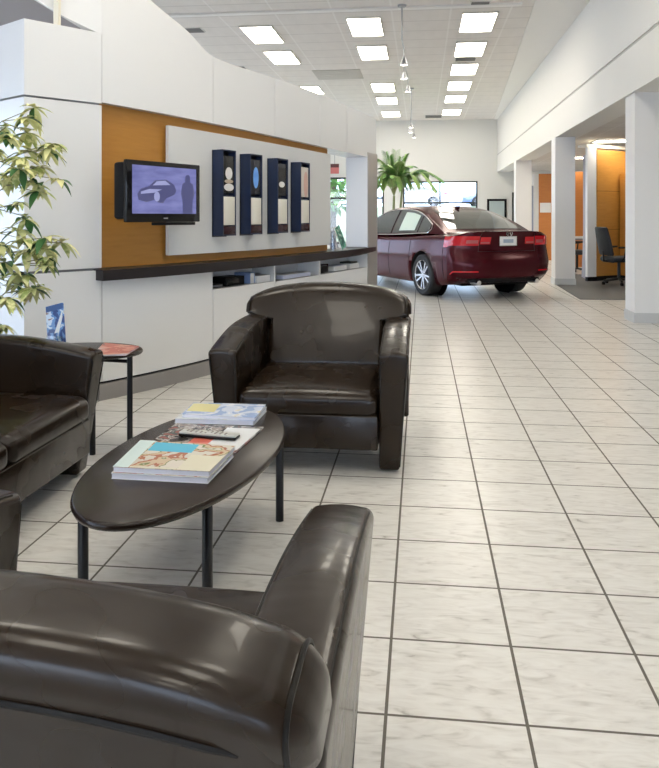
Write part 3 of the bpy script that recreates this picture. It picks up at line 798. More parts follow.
# literature in the opening
def leaflet(px, o, wd, ht, lean, m, lab, m2):
    p, rz = on_shelf(px, o)
    t = thing('leaflet', lab, 'leaflet', (p.x, p.y, .8955), rz)
    tm = Matrix.Rotation(lean, 4, 'Y') @ Matrix.Rotation(math.radians(-14), 4, 'X')
    bm = B(); bbox(bm, 0, wd, -.006, .006, 0, ht, .002, tm); a = obj('pages', bm, M_paper, t)
    bm = B(); box(bm, 0, wd, -.008, -.0062, 0, ht, tm); obj('cover', bm, m, t)
    z = min((parent_matrix(t) @ v.co).z for ch in t.children for v in ch.data.vertices)
    t.location.z += .8955-z
    return t
gm = mat('leaflet green', (.1, .3, .2), .3, build=b_cover([(0, (.04, .14, .12)), (.45, (.15, .42, .30)), (.55, (.60, .70, .62))], 14))
leaflet(334, -.02, .15, .19, -.18, mat('leaflet blue grey', (.5, .52, .6), .3, build=b_cover([(0, (.25, .27, .38)), (.5, (.70, .70, .74))], 16)), 'pale leaflet leaning beside the green one on the counter end', None)
leaflet(342, -.12, .11, .27, -.26, cv_white, 'tall white leaflet leaning behind the green leaflet on the counter', None)
leaflet(344.5, -.03, .12, .25, -.30, gm, 'green leaflet tilted on the counter end in the wall opening', None)
p, rz = on_shelf(331, .02)
bo = thing('glass_vase', 'slim clear glass vase on the counter at the edge of the opening', 'vase', (p.x, p.y, .8955))
bm = B(); lathe(bm, [(0, 0), (.03, 0), (.032, .02), (.022, .09), (.02, .16), (.024, .2), (.020, .2), (.016, .16), (.018, .09), (.026, .02), (0, .012)], 20); obj('body', bm, M_acryl, bo)
bm = B(); lathe(bm, [(0, .0125), (.024, .0205), (.017, .085), (0, .085)], 20); obj('water', bm, mat('tinted water', (.2, .25, .4), .1), bo)

# ------------------------------------------------------------------ foliage
def leaf(bm, base, d, up, ln, wd, droop=.3, mi=0):
    d = Vector(d).normalized(); side = d.cross(Vector(up)); 
    if side.length < 1e-3: side = Vector((1, 0, 0))
    side.normalize(); nn = side.cross(d).normalized()
    prev = None; K = 5
    for i in range(K+1):
        s = i/K; w = wd*.5*math.sin(PI*min(.999, max(.03, s**.85)))
        c = Vector(base)+d*ln*s+Vector((0, 0, -droop*ln*s*s))
        cur = [bm.verts.new(c-side*w+nn*w*.35), bm.verts.new(c), bm.verts.new(c+side*w+nn*w*.35)]
        if prev:
            for a in (0, 1):
                f = bm.faces.new((prev[a], prev[a+1], cur[a+1], cur[a])); f.material_index = mi
        prev = cur
M_lf = [mat('variegated leaf', (.6, .62, .2), .45, build=b_foliage((.38, .44, .13), (.80, .76, .38), 26)), mat('leaf green', (.05, .14, .04), .4), mat('leaf yellow', (.76, .74, .34), .5)]
pp = W(-1.98, 4.28)
pt = thing('potted_plant', 'tall variegated umbrella plant with yellow green leaves behind the sofa', 'plant', (pp[0], pp[1], 0))
bm = B(); lathe(bm, [(0, 0), (.12, 0), (.16, .28), (.17, .30), (.155, .30), (.145, .27), (0, .27)], 28); obj('pot', bm, mat('plant pot', (.25, .2, .17), .5), pt)
bm = B(); lathe(bm, [(0, .271), (.144, .271), (0, .276)], 20); obj('soil', bm, mat('soil', (.05, .035, .025), .9), pt)
rng = random.Random(3)
Mi = parent_matrix(pt).inverted()
def TP(px, py, Z):   # a point seen at px, py at depth Z
    x, y = PZ(px, Z); return Mi @ Vector((x, y, H-(py-217)*Z/760))
clusters = [(28, 118, 4.1, 1.0), (8, 135, 4.0, .9), (50, 150, 4.15, .9), (22, 158, 4.05, 1.1), (40, 168, 4.2, .9), (6, 175, 4.1, 1.0), (30, 182, 4.15, 1.0), (-12, 150, 4.1, 1), (-20, 190, 4.0, 1), (14, 205, 4.1, .6),
            (20, 230, 4.1, 1.0), (45, 238, 4.05, 1.0), (32, 250, 4.2, 1.0), (5, 262, 4.0, 1.1), (48, 262, 4.2, .8), (22, 275, 4.1, 1.1), (10, 300, 4.05, .9), (0, 245, 4.1, 1), (28, 290, 4.15, .8), (-15, 280, 4.1, 1), (2, 325, 4.0, .8), (-14, 230, 4.1, 1)]
bmS = B(); bmL = B()
top1 = TP(-24, 120, 4.12); mid1 = TP(-30, 300, 4.15)
tube(bmS, [(0, 0, .25), mid1*.6+Vector((0, 0, .2)), mid1, top1], [.016, .014, .012, .008], 8)
tube(bmS, [(.03, .02, .25), TP(-18, 340, 4.1), TP(-10, 235, 4.1)], [.013, .011, .006], 8)
for px, py, Z, sc in clusters:
    c = TP(px, py, Z)
    root = TP(-22+rng.uniform(-4, 4), py+25, 4.12)
    mid = (root+c)/2+Vector((0, 0, .05))
    tube(bmS, [root, mid, c], [.004, .003, .0025], 6)
    for sub_ in range(3):
        cc_ = c+Vector((rng.uniform(-.07, .07), rng.uniform(-.10, .10), rng.uniform(-.08, .06)))*(1 if sub_ else 0)
        if sub_: tube(bmS, [mid, cc_], [.003, .002], 5)
        k = rng.choice((7, 8, 9)); tl = Vector((rng.uniform(-.5, .5), rng.uniform(-.9, .1), 0))
        for i in range(k):
            a = 2*PI*i/k+rng.uniform(-.2, .2)
            d = Vector((math.cos(a), math.sin(a), rng.uniform(-.5, .25)))
            d.z += d.dot(tl)*.8
            mi = rng.choices((0, 1, 2), (6, 2.0, 5))[0]
            leaf(bmL, cc_, d, (0, 0, 1), rng.uniform(.080, .115)*sc, rng.uniform(.036, .050)*sc, rng.uniform(.2, .7), mi)
obj('stem', bmS, mat('plant stem', (.25, .24, .12), .6), pt)
obj('foliage', bmL, M_lf, pt)

# palm behind the car
pp = PZ(392, 19.2)
pm = thing('potted_palm', 'tall green potted palm behind the red car by the back windows', 'palm', (pp[0], pp[1], 0))
Mi = parent_matrix(pm).inverted()
bm = B(); lathe(bm, [(0, 0), (.2, 0), (.26, .4), (.28, .42), (.25, .42), (.24, .38), (0, .38)], 24); obj('pot', bm, mat('palm pot', (.5, .47, .42), .5), pm)
bmS = B(); bmL = B()
c1 = TP(394, 196, 19.2); c2 = TP(402, 190, 19.3)
tube(bmS, [(0, 0, .36), c1*.5, c1], [.05, .04, .03], 8); tube(bmS, [(.06, .02, .36), c2*.5+Vector((.05, 0, 0)), c2], [.04, .035, .025], 8)
def frond(c, tip, sag, lw=.34):
    pts = []; n = 14
    for i in range(n+1):
        s = i/n; p = c.lerp(tip, s)+Vector((0, 0, sag*math.sin(PI*s))); pts.append(p)
    tube(bmS, pts, [.012*(1-.7*i/n) for i in range(n+1)], 5)
    for i in range(3, n+1):
        d = (pts[i]-pts[i-1]).normalized(); sd = d.cross(Vector((0, 0, 1))); 
        if sd.length < .1: sd = Vector((1, .2, 0))
        sd.normalize()
        for s in (-1, 1):
            for h in (0, .5):
                leaf(bmL, pts[i]-d*h*(pts[i]-pts[i-1]).length, sd*s*1.0+d*1.1+Vector((0, 0, -.10)), (0, 0, 1), lw*(1-.45*i/n), .065, .3)
for tx, ty, Z, sag in ((378, 160, 19.0, .2), (386, 153, 19.6, .1), (396, 152, 19.2, .05), (406, 156, 19.3, .12), (412, 166, 18.7, .25), (380, 178, 18.8, .35), (386, 165, 18.5, .2), (400, 162, 18.6, .2), (376, 190, 19.2, .3), (392, 170, 20.1, .2), (410, 184, 19.0, .3), (390, 157, 18.9, .06), (401, 158, 19.6, .08), (383, 168, 19.7, .2), (407, 172, 19.8, .2), (388, 176, 18.4, .2), (403, 186, 18.6, .35), (381, 186, 18.7, .35)):
    frond(c1, TP(tx, ty, Z), sag)
for tx, ty, Z, sag in ((440, 179, 19.2, .30), (428, 174, 19.8, .28), (420, 184, 18.8, .3), (434, 188, 19.0, .4), (404, 168, 19.9, .1)):
    frond(c2, TP(tx, ty, Z), sag)
obj('stem', bmS, mat('palm stem', (.30, .33, .16), .6), pm)
obj('frond', bmL, mat('palm leaf', (.16, .34, .08), .45, build=b_foliage((.12, .30, .07), (.36, .52, .18), 3)), pm)

# ------------------------------------------------------------------ cars
def make_car(name, label, loc, rz, paint, detail=True, group=None):
    t = thing(name, label, 'car', loc, rz, group)
    xr, xf = -1.06, 3.77
    wid = hermite([-1.06, -.9, -.5, 0, .8, 2.0, 2.9, 3.4, 3.77], [.885, .905, .92, .925, .918, .918, .92, .89, .82])
    ztp = hermite([-1.06, -.95, -.6, 0, .6, 1.6, 2.3, 2.9, 3.4, 3.77], [1.035, 1.03, 1.035, 1.02, .99, .97, .97, .93, .84, .70])
    zbt = hermite([-1.06, -.8, -.4, .4, 2.4, 3.2, 3.77], [.33, .24, .20, .19, .19, .20, .26])
    prof = hermite([0, .06, .18, .38, .55, .62, .75, .88, .96, 1.0], [.90, .95, .975, .995, 1.0, .992, .975, .955, .92, .88])
    rear = hermite([.2, .30, .42, .60, .66, .80, .95, 1.04], [.12, .045, .0, .0, .035, .055, .03, -.01])
    def bf(x, v, w):
        zb, zt = zbt(x), ztp(x); av = abs(v)
        z = zb+(zt-zb)*w
        if w > .9: z -= .05*av**6*(w-.9)/.1
        y = v*prof(w)*wid(x)
        er = max(0, 1-(x-xr)/.5)**1.5; ef = max(0, 1-(xf-x)/.9)**1.5
        x2 = x+er*(rear(z)+.20*av**4.5)-ef*(.42*av**3.2+.10*abs(z-.5))
        return Vector((x2, y, z))
    xs = [xr+.02*i for i in range(6)]+[xr+.1+.16*i for i in range(1, 27)]+[3.5, 3.6, 3.7, 3.77]
    vsn = [-1, -.985, -.95, -.9, -.8, -.65, -.5, -.25, 0, .25, .5, .65, .8, .9, .95, .985, 1]
    wsn = [0, .03, .07, .14, .24, .34, .44, .52, .56, .60, .66, .74, .82, .88, .92, .96, 1]
    bm = B(); gridbox(bm, xs, vsn, wsn, bf)
    body = obj('body', bm, paint, t, angle=50)
    # wheel arches
    cut = B()
    for x in (0, 2.775):
        for s in (-1, 1):
            lathe(cut, [(0, .60), (.375, .60), (.375, 1.1), (0, 1.1)] if s > 0 else [(0, -1.1), (.375, -1.1), (.375, -.60), (0, -.60)], 40, axis='y', center=(x, 0, .335))
    co = obj('cut', cut, M_black, t)
    md = body.modifiers.new('b', 'BOOLEAN'); md.operation = 'DIFFERENCE'; md.object = co; md.solver = 'EXACT'
    md.material_mode = 'TRANSFER'
    bpy.context.view_layer.update()
    dg = bpy.context.evaluated_depsgraph_get()
    nm = bpy.data.meshes.new_from_object(body.evaluated_get(dg), preserve_all_data_layers=True, depsgraph=dg)
    body.modifiers.clear(); body.data = nm
    bpy.data.objects.remove(co)
    # greenhouse
    roof = hermite([-.66, -.45, -.1, .3, .75, 1.2, 1.6, 2.0, 2.35, 2.68], [.99, 1.085, 1.235, 1.36, 1.435, 1.447, 1.415, 1.31, 1.15, .955])
    belt = hermite([-.66, 0, 1.0, 2.68], [.985, .985, .955, .925])
    def gy(x, z):
        k = (z-.95)/.5
        return .865-.255*max(0, k)**1.15
    def gf(x, v, w):
        zr = roof(x); zb = belt(x)
        z = zb+(zr-zb)*w
        ends = 1
        y = v*gy(x, z)*(1-.05*max(0, (-.1-x)/.56))
        if w > .85: z -= .035*abs(v)**4*(w-.85)/.15*min(1, (zr-zb)/.2)
        xo = -.10*abs(v)**2*max(0, (x-1.6)/1.0)+.10*abs(v)**2*max(0, (.4-x)/1.0)
        return Vector((x+xo, y, z))
    gx = [-.66+.0835*i for i in range(41)]
    bm = B(); gridbox(bm, gx, vsn, [0, .2, .4, .6, .75, .85, .92, .97, 1], gf)
    obj('roof', bm, paint, t, angle=60)
    gl = mat('car glass', (.05, .06, .055), .04, spec=.9, coat=.5)
    def patch(fn, a, b, na, nb, off=.004):
        bm = B(); g = [[None]*(nb+1) for _ in range(na+1)]
        P = [[fn(i/na, j/nb) for j in range(nb+1)] for i in range(na+1)]
        for i in range(na+1):
            for j in range(nb+1):
                du = P[min(i+1, na)][j]-P[max(i-1, 0)][j]; dv = P[i][min(j+1, nb)]-P[i][max(j-1, 0)]
                n = du.cross(dv); n = n.normalized() if n.length > 1e-9 else Vector((0, 0, 1))
                if n.dot(P[i][j]-Vector((1, 0, .6))) < 0: n = -n
                g[i][j] = bm.verts.new(P[i][j]+n*off)
        for i in range(na):
            for j in range(nb): bm.faces.new((g[i][j], g[i+1][j], g[i+1][j+1], g[i][j+1]))
        return bm
    obj('rear_window', patch(lambda s, r: gf(-.50+.78*s, (-.86+1.72*r)*(1-.10*s), 1), 0, 0, 14, 16, .005), gl, t)
    obj('windshield', patch(lambda s, r: gf(1.72+.86*s, (-.88+1.76*r), 1), 0, 0, 12, 16, .005), gl, t)
    def side(x, k, s):
        zb = belt(x)+.02; zt = roof(x)-.075
        z = zb+(max(zt, zb+.002)-zb)*k
        return gf(x, s, (z-belt(x))/(roof(x)-belt(x)))
    for s in (-1, 1):
        for a, b in ((-.16, .22), (.26, 1.14), (1.20, 2.22)):
            ow = obj('side_window', patch(lambda p, q: side(a+(b-a)*p, q, s), 0, 0, 12, 6, .005), gl, t)
            if detail and s > 0 and a == .26:
                obj('window_sheet', patch(lambda p, q: side(.36+.55*p, .10+.80*q, s), 0, 0, 6, 4, .010), mat('window sheet', (.62, .72, .62), .5), ow)
        bm = B(); pts = []
        for i in range(21): x = -.19+2.42*i/20; pts.append(side(x, 1.03, s)+Vector((0, s*.006, 0)))
        tube(bm, pts, .009, 6)
        tube(bm, [side(-.19, 1.03, s)+Vector((0, s*.006, 0)), side(-.22, .5, s)+Vector((0, s*.008, 0)), side(-.14, -.04, s)+Vector((0, s*.008, 0))], .009, 6)
        tube(bm, [side(-.14+2.35*i/10, -.05, s)+Vector((0, s*.006, 0)) for i in range(11)], .007, 6)
        obj('window_trim', bm, M_chrome, t)
        bm = B(); rbox(bm, .20, .16, .11, .04, lambda p: Vector((p.x+2.05, p.y+s*.98, p.z+1.01)), 3, (2, 2, 2)); obj('wing_mirror', bm, paint, t)
    # tail lamps wrapping the corners
    def wrap(s, w0, w1, vin, xside):
        def fn(a, r):
            w = w0+(w1-w0)*r
            if a < .6: v = vin+(1-vin)*(a/.6); return bf(xr, s*v, w)
            return bf(xr+(xside)*((a-.6)/.4), s, w+(.0)*(a-.6))
        return fn
    red = mat('tail lamp red', (.42, .005, .012), .1, coat=.6, emit=(.6, .01, .02), es=.12)
    for s in (-1, 1):
        tl = obj('tail_lamp', patch(wrap(s, .70, .90, .58, .36), 0, 0, 22, 4, .012), red, t)
        if detail:
            obj('lamp_inner', patch(lambda a, r: bf(xr, s*(.60+.20*a), .75+.07*r), 0, 0, 4, 2, .018), mat('lamp clear', (.42, .10, .11), .15), tl)
            il = obj('boot_lamp', patch(lambda a, r: bf(xr, s*(.36+.20*a), .73+.15*r), 0, 0, 4, 2, .010), red, t)
            obj('lamp_inner', patch(lambda a, r: bf(xr, s*(.38+.17*a), .745+.035*r), 0, 0, 4, 2, .014), mat('lamp clear', (.42, .10, .11), .15), il)
        obj('reflector', patch(wrap(s, .14, .165, .62, .12), 0, 0, 12, 2, .010), red, t)
    if detail:
        ln = mat('shut line', (.012, .002, .003), .6)
        lines = B()
        def lt_(pts): tube(lines, pts, .0045, 5)
        e = Vector((-.002, 0, 0))
        lt_([bf(xr, -.58+1.16*i/16, .575)+e for i in range(17)])
        for s in (-1, 1):
            lt_([bf(xr, s*.575, .575+.38*i/8)+e for i in range(9)])
            lt_([bf(xr+.4, s*1.0, .10+.6*i/6)+Vector((0, s*.001, 0)) for i in range(7)])
            for x in (.42, 1.18, 2.16): lt_([bf(x, s, .08+.9*i/8)+Vector((0, s*.001, 0)) for i in range(9)])
        obj('shut_line', lines, ln, t)
        bm = B(); gx2 = bf(xr, 0, .80).x
        bbox(bm, gx2-.016, gx2-.004, -.155, .155, .815, .965, .003); pltf = obj('licence_plate', bm, M_chrome, t)
        bm = B(); bbox(bm, gx2-.0185, gx2-.0165, -.145, .145, .825, .955, .001); pf_ = obj('plate_face', bm, M_paper, pltf)
        bm = B(); bbox(bm, gx2-.0200, gx2-.0188, -.09, .09, .86, .915, .0005); obj('plate_print', bm, mat('plate grey', (.35, .42, .5), .5), pf_)
        # emblem: an oval ring with a calliper-like A
        ex = bf(xr, 0, .965).x-.008
        bm = B(); ring = [(ex, .052*math.cos(2*PI*k/24), 1.0+.040*math.sin(2*PI*k/24)) for k in range(25)]
        tube(bm, ring, .005, 6); tube(bm, [(ex, -.030, .970), (ex, -.006, 1.035)], .005, 6); tube(bm, [(ex, .030, .970), (ex, .006, 1.035)], .005, 6); tube(bm, [(ex, -.015, .998), (ex, .015, .998)], .004, 6)
        obj('emblem', bm, M_chrome, t)
        bm = B(); gridbox(bm, [0, 1], [-.5+.1*i for i in range(11)], [0, 1], lambda a, v, w: bf(xr, v, .985)+Vector((.03-.07*a, 0, .0+.012*w+.006*(1-a)))); obj('lip_spoiler', bm, paint, t)
        bm = B(); gridbox(bm, [0, 1], [-.8+.1*i for i in range(17)], [0, 1], lambda a, v, w: bf(xr, v, .0)+Vector((.03+.10*a, 0, -.06+.075*w))); obj('lower_valance', bm, M_black, t)
        for s in (-1, 1):
            bm = B(); tube(bm, [(xr+.02, s*.52, .27), (xr+.22, s*.52, .27)], .036, 14); obj('exhaust', bm, M_chrome, t)
        bm = B(); rbox(bm, .13, .03, .06, .012, lambda p: Vector((p.x+.42+p.z*-.6, p.y, p.z+1.405)), 2, (2, 1, 1)); obj('antenna_fin', bm, paint, t)
    bm = B(); box(bm, -.7, 3.4, -.60, .60, .20, .50); obj('underbody', bm, M_black, t)
    rim_m = mat('alloy rim', (.55, .56, .58), .25, metal=.9)
    for x in (0, 2.775):
        for s in (-1, 1):
            bm = B(); c = (x, s*.80, .333)
            lathe(bm, [(.235, -.11), (.30, -.115), (.328, -.09), (.333, 0), (.328, .09), (.30, .115), (.235, .11)], 40, axis='y', center=c, closed=True)
            bm2 = B()
            tr = obj('tyre', bm, mat('tyre rubber', (.012, .012, .012), .7), t)
            o = s*.085
            lathe(bm2, [(.232, -.11), (.240, -.10), (.240, .10), (.232, .11), (.222, .10), (.222, -.10)], 40, axis='y', center=c, closed=True)
            lathe(bm2, [(0, s*.095), (.035, s*.095), (.05, s*.075), (.05, s*.02), (0, s*.02)], 20, axis='y', center=c)
            for k in range(10):
                a = 2*PI*k/10+(.10 if k % 2 else -.10)
                d = Vector((math.cos(a), 0, math.sin(a))); q = Vector((-d.z, 0, d.x))
                vv = []
                for r_, w_, yy in ((.035, .016, .088), (.232, .013, .10)):
                    for sd in (-1, 1):
                        for dp in (0, -.03): vv.append(bm2.verts.new(Vector(c)+d*r_+q*w_*sd+Vector((0, s*(yy+dp), 0))))
                for f in ((0, 2, 6, 4), (1, 5, 7, 3), (0, 4, 5, 1), (2, 3, 7, 6), (0, 1, 3, 2), (4, 6, 7, 5)): bm2.faces.new([vv[i] for i in f])
            obj('rim', bm2, rim_m, tr)
            bm3 = B(); lathe(bm3, [(0, s*.01), (.215, s*.01), (.215, s*.0), (0, s*.0)], 32, axis='y', center=c); obj('brake_disc', bm3, mat('brake dark', (.04, .04, .045), .5), tr)
            bm4 = B(); lathe(bm4, [(0, -s*.17), (.36, -s*.17), (.36, -s*.16), (0, -s*.16)], 32, axis='y', center=c); obj('wheel_well', bm4, mat('wheel well', (.006, .006, .006), 1, spec=0), t)
    return t
paint = mat('dark red metallic', (.060, .0025, .007), .22, metal=.35, spec=.28, coat=.10)
hd = Vector((-.375, .927)); hw_ = W(*hd); 
cl = W(2.31, 12.42)
make_car('car', 'dark red saloon car parked on the showroom floor, seen from behind', (cl[0], cl[1], 0), math.atan2(hw_[1], hw_[0]), paint)
pw = mat('silver paint', (.6, .62, .65), .2, coat=.8)
make_car('car', 'silver car parked outside beyond the back window, nearer the palm', (.9, 54, 1.98), PI*.98, pw, False)
make_car('car', 'blue grey car parked outside beyond the back window, toward the column wall', (6.6, 54.6, 1.98), PI*1.02, mat('blue paint', (.16, .22, .36), .2, coat=.8), False)

# ------------------------------------------------------------------ right-hand office bay
def pslab(bm, p, q, th, z0, z1):
    p, q = Vector(p), Vector(q); d = (q-p).normalized(); n = Vector((-d.y, d.x))*th
    prism(bm, [tuple(p), tuple(q), tuple(q+n), tuple(p+n)], z0, z1)
pA = Vector(PZ(597, 14.75)); pB = Vector(PZ(650, 15.6)); pP = Vector(PZ(587.5, 14.70))
ow = thing('office_partition', 'honey wood office partition with white end post behind the columns', 'partition', (pA.x, pA.y, 0))
bm = B(); pslab(bm, pA, pB+(pB-pA)*1.2, .10, .10, 2.56); obj('wood_panel', bm, M_wood, ow, world=True, smooth=False)
bm = B(); pslab(bm, pA+Vector((0, .01)), pB+(pB-pA)*1.2+Vector((0, .01)), .08, 0, .0995); obj('base', bm, M_black, ow, world=True, smooth=False)
bm = B(); pslab(bm, pP, pA-Vector((.012, 0)), .07, 0.09, 2.60); obj('end_post', bm, M_white, ow, world=True, smooth=False)
bm = B(); pslab(bm, pP+Vector((-.0, .0)), pA-Vector((.012, 0)), .07, 0, .0895); obj('post_base', bm, M_black, ow, world=True, smooth=False)
bm = B(); pslab(bm, pP+Vector((-.02, -.03)), pB+(pB-pA)*1.2+Vector((0, -.03)), .22, 2.601, 2.66); obj('top_cap', bm, M_cream, ow, world=True, smooth=False)
for z in (1.0, 1.75):
    bm = B(); pslab(bm, pA+Vector((.0, -.002)), pB+(pB-pA)*1.2+Vector((0, -.002)), .0015, z, z+.012); obj('seam', bm, mat('wood seam', (.25, .11, .02), .5), ow, world=True, smooth=False)
pc = Vector(PZ(618.5, 15.05)); pd = Vector(PZ(634, 15.25))
dirp = (pB-pA).normalized(); nrm = Vector((dirp.y, -dirp.x))
bm = B(); pslab(bm, pc+nrm*.22, pd+nrm*.22, .20, .1, 2.1); ds = obj('bookcase', bm, M_wood, smooth=False); tag(ds, 'narrow wood shelf unit against the honey wood partition, half hidden by the column', 'shelf unit')
for z in (1.0, 1.35, 1.7):
    bm = B(); p0 = pc+nrm*.235+dirp*.03; pslab(bm, p0, p0+dirp*.2, .012, z, z+.20)
    o = obj('shelf_ornament', bm, mat('ornament pale %d' % int(z*100), (.55, .55, .5) if z < 1.5 else (.3, .32, .33), .5), ds, smooth=False)
# grey curved screen beside the post and orange walls beyond
bm = B(); a1 = Vector(PZ(583, 15.6)); a2 = Vector(PZ(588, 14.95))
n = 10; pts = []
for i in range(n+1):
    s = i/n; z = 2.5*(1-s); flare = .22*max(0, (s-.55)/.45)**2
    pts.append((z, flare))
vs_ = []
for z, fl in pts:
    d = (a1-a2).normalized(); e = a1+d*fl
    dn = Vector((.05, .02))
    vs_.append([bm.verts.new((*p, z)) for p in (e, a2, a2+dn, e+dn)])
for r, s in zip(vs_, vs_[1:]):
    for k in range(4): bm.faces.new((r[k], r[(k+1) % 4], s[(k+1) % 4], s[k]))
bm.faces.new(vs_[0]); bm.faces.new(vs_[-1][::-1])
tag(obj('screen_panel', bm, mat('grey fabric', (.32, .31, .36), .8)), 'tall grey screen panel flaring at its foot beside the white post', 'screen panel')
bm = B(); pslab(bm, PZ(570, 19.0), PZ(592, 18.9), .12, 0, 2.38); tag(obj('office_partition', bm, M_orange, smooth=False), 'orange wood partition further back, seen past the middle column', 'partition')
ot = thing('office_partition', 'orange partition with white edge and white sign, seen beside the furthest column', 'partition', (*PZ(540, 22.0), 0))
bm = B(); pslab(bm, PZ(538.8, 22.0), PZ(556, 21.9), .12, 0, 2.5); obj('orange_panel', bm, M_orange, ot, world=True, smooth=False)
bm = B(); pslab(bm, PZ(533.6, 22.0), PZ(538.7, 22.0), .14, 0, 2.5); obj('white_edge', bm, M_white, ot, world=True, smooth=False)
bm = B(); pslab(bm, PZ(540, 21.95), PZ(551, 21.9), .02, 1.38, 1.66); obj('white_sign', bm, M_paper, ot, world=True, smooth=False)
bm = B()
p0 = Vector(PZ(531.6, 21.9)); p1 = Vector(PZ(533.4, 21.9))
pslab(bm, p0, p1, .04, .0, 2.15)
tag(obj('door_edge_panel', bm, mat('blue grey glass', (.25, .28, .38), .3), smooth=False), 'narrow blue grey panel against the white partition edge', 'panel')
# dark framed doorway edge and picture on back wall
bm = B(); u = U_at_V(513, BV-.03); box(bm, u-.03, u+.05, BV-.06, BV-.001, 0.11, 2.05); struct('door_1', bm, M_frame)
u0, u1 = U_at_V(487, BV), U_at_V(506.5, BV)
pic = thing('framed_picture', 'pale blue picture in a black frame on the back wall', 'picture', ((u0+u1)/2, BV-.03, 1.15))
bm = B(); w2 = (u1-u0)/2; box(bm, -w2, w2, -.01, .029, 0, .07); box(bm, -w2, w2, -.01, .029, .62, .69); box(bm, -w2, -w2+.07, -.01, .029, .07, .62); box(bm, w2-.07, w2, -.01, .029, .07, .62); obj('frame', bm, M_black, pic, smooth=False)
bm = B(); box(bm, -w2+.07, w2-.07, .005, .025, .07, .62); obj('print', bm, mat('pale blue print', (.42, .50, .50), .4), pic)
# exit sign over the far-left window
ux = U_at_V(334.7, 24.6)
es = thing('exit_sign', 'small red sign with dark top seen through the wall opening', 'sign', (ux, 24.6, 2.66))
bm = B(); bbox(bm, -.14, .14, -.03, .03, 0, .20, .005); obj('sign_box', bm, mat('sign pink red', (.55, .16, .15), .4), es)
bm = B(); bbox(bm, -.14, .14, -.032, .03, .201, .32, .005); obj('sign_mount', bm, mat('sign dark red', (.10, .03, .03), .5), es)
bm = B(); tube(bm, [(0, 0, .32), (0, 0, CZ-1.0-2.66)], .012, 8); obj('hanger', bm, M_silver, es)

# office chair
def office_chair(label, loc, rz, group=None):
    t = thing('office_chair', label, 'office chair', loc, rz, group)
    mk = mat('chair fabric', (.018, .022, .032), .6)
    bm = B(); rbox(bm, .52, .50, .10, .045, lambda p: Vector((p.x, p.y, p.z+.47)), 3, (4, 4, 2)); obj('seat', bm, mk, t)
    bm = B(); rbox(bm, .46, .075, .52, .033, lambda p: Vector((p.x*(1-.9*max(0, p.z)**1.2), p.y+.25+.22*(p.z+.3)-.5*p.x*p.x, p.z+.80)), 3, (6, 2, 8)); obj('backrest', bm, mk, t)
    bm = B(); tube(bm, [(0, .1, .42), (0, .30, .44), (0, .31, .62)], .022, 8); obj('back_support', bm, M_blackm, t)
    for s in (-1, 1):
        bm = B(); tube(bm, [(s*.25, .08, .45), (s*.30, .05, .52), (s*.30, .03, .66), (s*.29, -.12, .69), (s*.29, .16, .69)], .018, 8); obj('armrest', bm, M_blackm, t)
    bm = B(); tube(bm, [(0, 0, .09), (0, 0, .42)], .028, 12); obj('gas_lift', bm, M_blackm, t)
    for k in range(5):
        a = 2*PI*k/5+.3; bm = B(); tube(bm, [(0, 0, .11), (.30*math.cos(a), .30*math.sin(a), .075)], [.026, .018], 8); lg = obj('leg', bm, M_blackm, t)
        bm = B(); c = (.30*math.cos(a), .30*math.sin(a), .029); lathe(bm, [(0, -.02), (.028, -.02), (.028, .02), (0, .02)], 12, axis='y', center=c); obj('caster', bm, M_black, lg)
    return t
p = PZ(619, 13.95)
oc = office_chair('black swivel office chair with arms in front of the honey wood partition', (p[0], p[1], .0085), -PI/2+.25-PI*0+PI)
p = PZ(577, 16.9)
dup(oc, (p[0], p[1], 0), 1.2, 'black office chair further back, glimpsed beside the middle column', None)
dk_ = thing('desk', 'small desk with white papers glimpsed past the middle column', 'desk', (*PZ(582, 18.2), 0))
bm = B(); bbox(bm, -.35, .25, -.3, .3, .70, .74, .005); obj('desktop', bm, mat('desk laminate', (.25, .24, .25), .4), dk_)
for sx2 in (-.32, .22):
    for sy2 in (-.27, .27):
        bm = B(); box(bm, sx2-.02, sx2+.02, sy2-.02, sy2+.02, 0, .6995); obj('leg', bm, M_blackm, dk_)
bm = B(); x, y = PZ(580, 18.1); bbox(bm, x-.14, x+.12, y-.1, y+.1, .7405, .79, .004); tag(obj('paper_stack', bm, M_paper), 'stack of white paper on the far office desk', 'paper')
# office desk in the near bay at the column
x, y = PZ(646, 13.2)

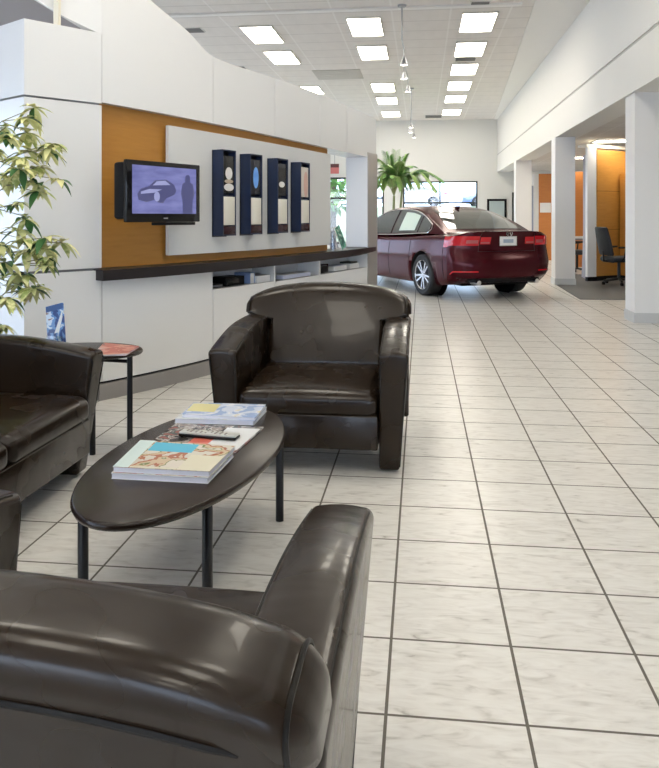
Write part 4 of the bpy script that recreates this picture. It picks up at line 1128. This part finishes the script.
# ------------------------------------------------------------------ outside
bm = B()
for x0_, x1_ in ((-60, 60),):
    pr_ = [(-60, -.30), (34, -.30), (40, .4), (50, 1.95), (62, 2.0), (110, 2.0)]
    for (ya, za), (yb, zb) in zip(pr_, pr_[1:]):
        f4 = [bm.verts.new(v) for v in ((x0_, ya, za), (x1_, ya, za), (x1_, yb, zb), (x0_, yb, zb))]; g4 = [bm.verts.new((v.co.x, v.co.y, v.co.z-.4)) for v in f4]
        bm.faces.new(f4); bm.faces.new(g4[::-1])
        for k in range(4): bm.faces.new((f4[k], f4[(k+1) % 4], g4[(k+1) % 4], g4[k]))
bmesh.ops.remove_doubles(bm, verts=bm.verts[:], dist=1e-5)
def b_ground(nt, b):
    tc = N(nt, 'ShaderNodeTexCoord'); sp = N(nt, 'ShaderNodeSeparateXYZ'); L(nt, tc.outputs['Object'], sp.inputs[0])
    n = noise(nt, tc.outputs['Object'], 1.2, 4)
    g = mixc(nt, n, (.24, .30, .15), (.38, .42, .26))
    lot = mth(nt, 'MULTIPLY', mth(nt, 'GREATER_THAN', sp.outputs[1], 50), mth(nt, 'LESS_THAN', sp.outputs[1], 62))
    c = mixc(nt, lot, g, (.45, .44, .43)); pav = mth(nt, 'LESS_THAN', sp.outputs[1], 28)
    L(nt, mixc(nt, pav, c, (.55, .54, .52)), b.inputs['Base Color'])
g_ = struct('ground_outside', bm, mat('lawn and paving', (.2, .3, .1), .9, build=b_ground))
def tree(x, y, h, r, lab):
    t = thing('tree', lab, 'tree', (x, y, -.3), 0, 'trees outside')
    bm = B(); tube(bm, [(0, 0, 0), (.05, 0, h*.3), (0, .1, h*.6)], [.18, .14, .08], 8); obj('trunk', bm, mat('bark', (.12, .09, .06), .9), t)
    bm = B(); rg = random.Random(int(x*10))
    for i in range(900):
        a, b_ = rg.uniform(0, 2*PI), math.acos(rg.uniform(-1, 1)); q = r*rg.uniform(.6, 1)
        c = Vector((q*math.sin(b_)*math.cos(a), q*math.sin(b_)*math.sin(a), h*.62+q*.9*math.cos(b_)))
        d = Vector((rg.uniform(-1, 1), rg.uniform(-1, 1), rg.uniform(-1, .6)))
        leaf(bm, c, d, (0, 0, 1), .5, .32, .2)
    obj('crown', bm, mat('tree leaves', (.15, .3, .08), .7, build=b_foliage((.10, .24, .05), (.26, .42, .12), .8)), t)
tree(-4.3, 37, 6.5, 2.5, 'leafy green tree outside, seen through the opening in the display wall')
tree(-9.5, 34, 6.0, 2.4, 'leafy green tree outside behind the display wall, nearest the building')
tree(-12, 46, 8, 3, 'distant leafy green tree outside, furthest from the building')

# ------------------------------------------------------------------ world, camera, view
w = bpy.data.worlds.new('World'); scene.world = w; w.use_nodes = True
nt = w.node_tree; bg = nt.nodes['Background']
sk = nt.nodes.new('ShaderNodeTexSky'); sk.sky_type = 'NISHITA'; sk.sun_disc = False
sk.sun_elevation = math.radians(48); sk.sun_rotation = math.radians(200); sk.air_density = 1.0; sk.dust_density = 2.5
mx = nt.nodes.new('ShaderNodeMix'); mx.data_type = 'RGBA'; mx.inputs[0].default_value = .6
nt.links.new(sk.outputs[0], mx.inputs[6]); mx.inputs[7].default_value = (5.4, 6.9, 10.2, 1)
nt.links.new(mx.outputs[2], bg.inputs[0]); bg.inputs[1].default_value = .62
sun = bpy.data.lights.new('sun', 'SUN'); sun.energy = 5; sun.angle = math.radians(1.5); sun.color = (1, .95, .86)
so = bpy.data.objects.new('sun', sun); link(so); so.rotation_euler = (math.radians(50), 0, math.radians(-160))

cam = bpy.data.cameras.new('camera'); co = bpy.data.objects.new('camera', cam); link(co)
co.location = (0, 0, H); co.rotation_euler = (PI/2, 0, TH)
cam.sensor_fit = 'HORIZONTAL'; cam.sensor_width = 36; cam.lens = 760/659*36
cam.shift_x = 0; cam.shift_y = -(384-217)/659; cam.clip_end = 300; cam.clip_start = .02
scene.camera = co
vs = scene.view_settings; vs.view_transform = 'Standard'; vs.look = 'None'; vs.gamma = 1; vs.use_curve_mapping = False
vs.exposure = 0.62
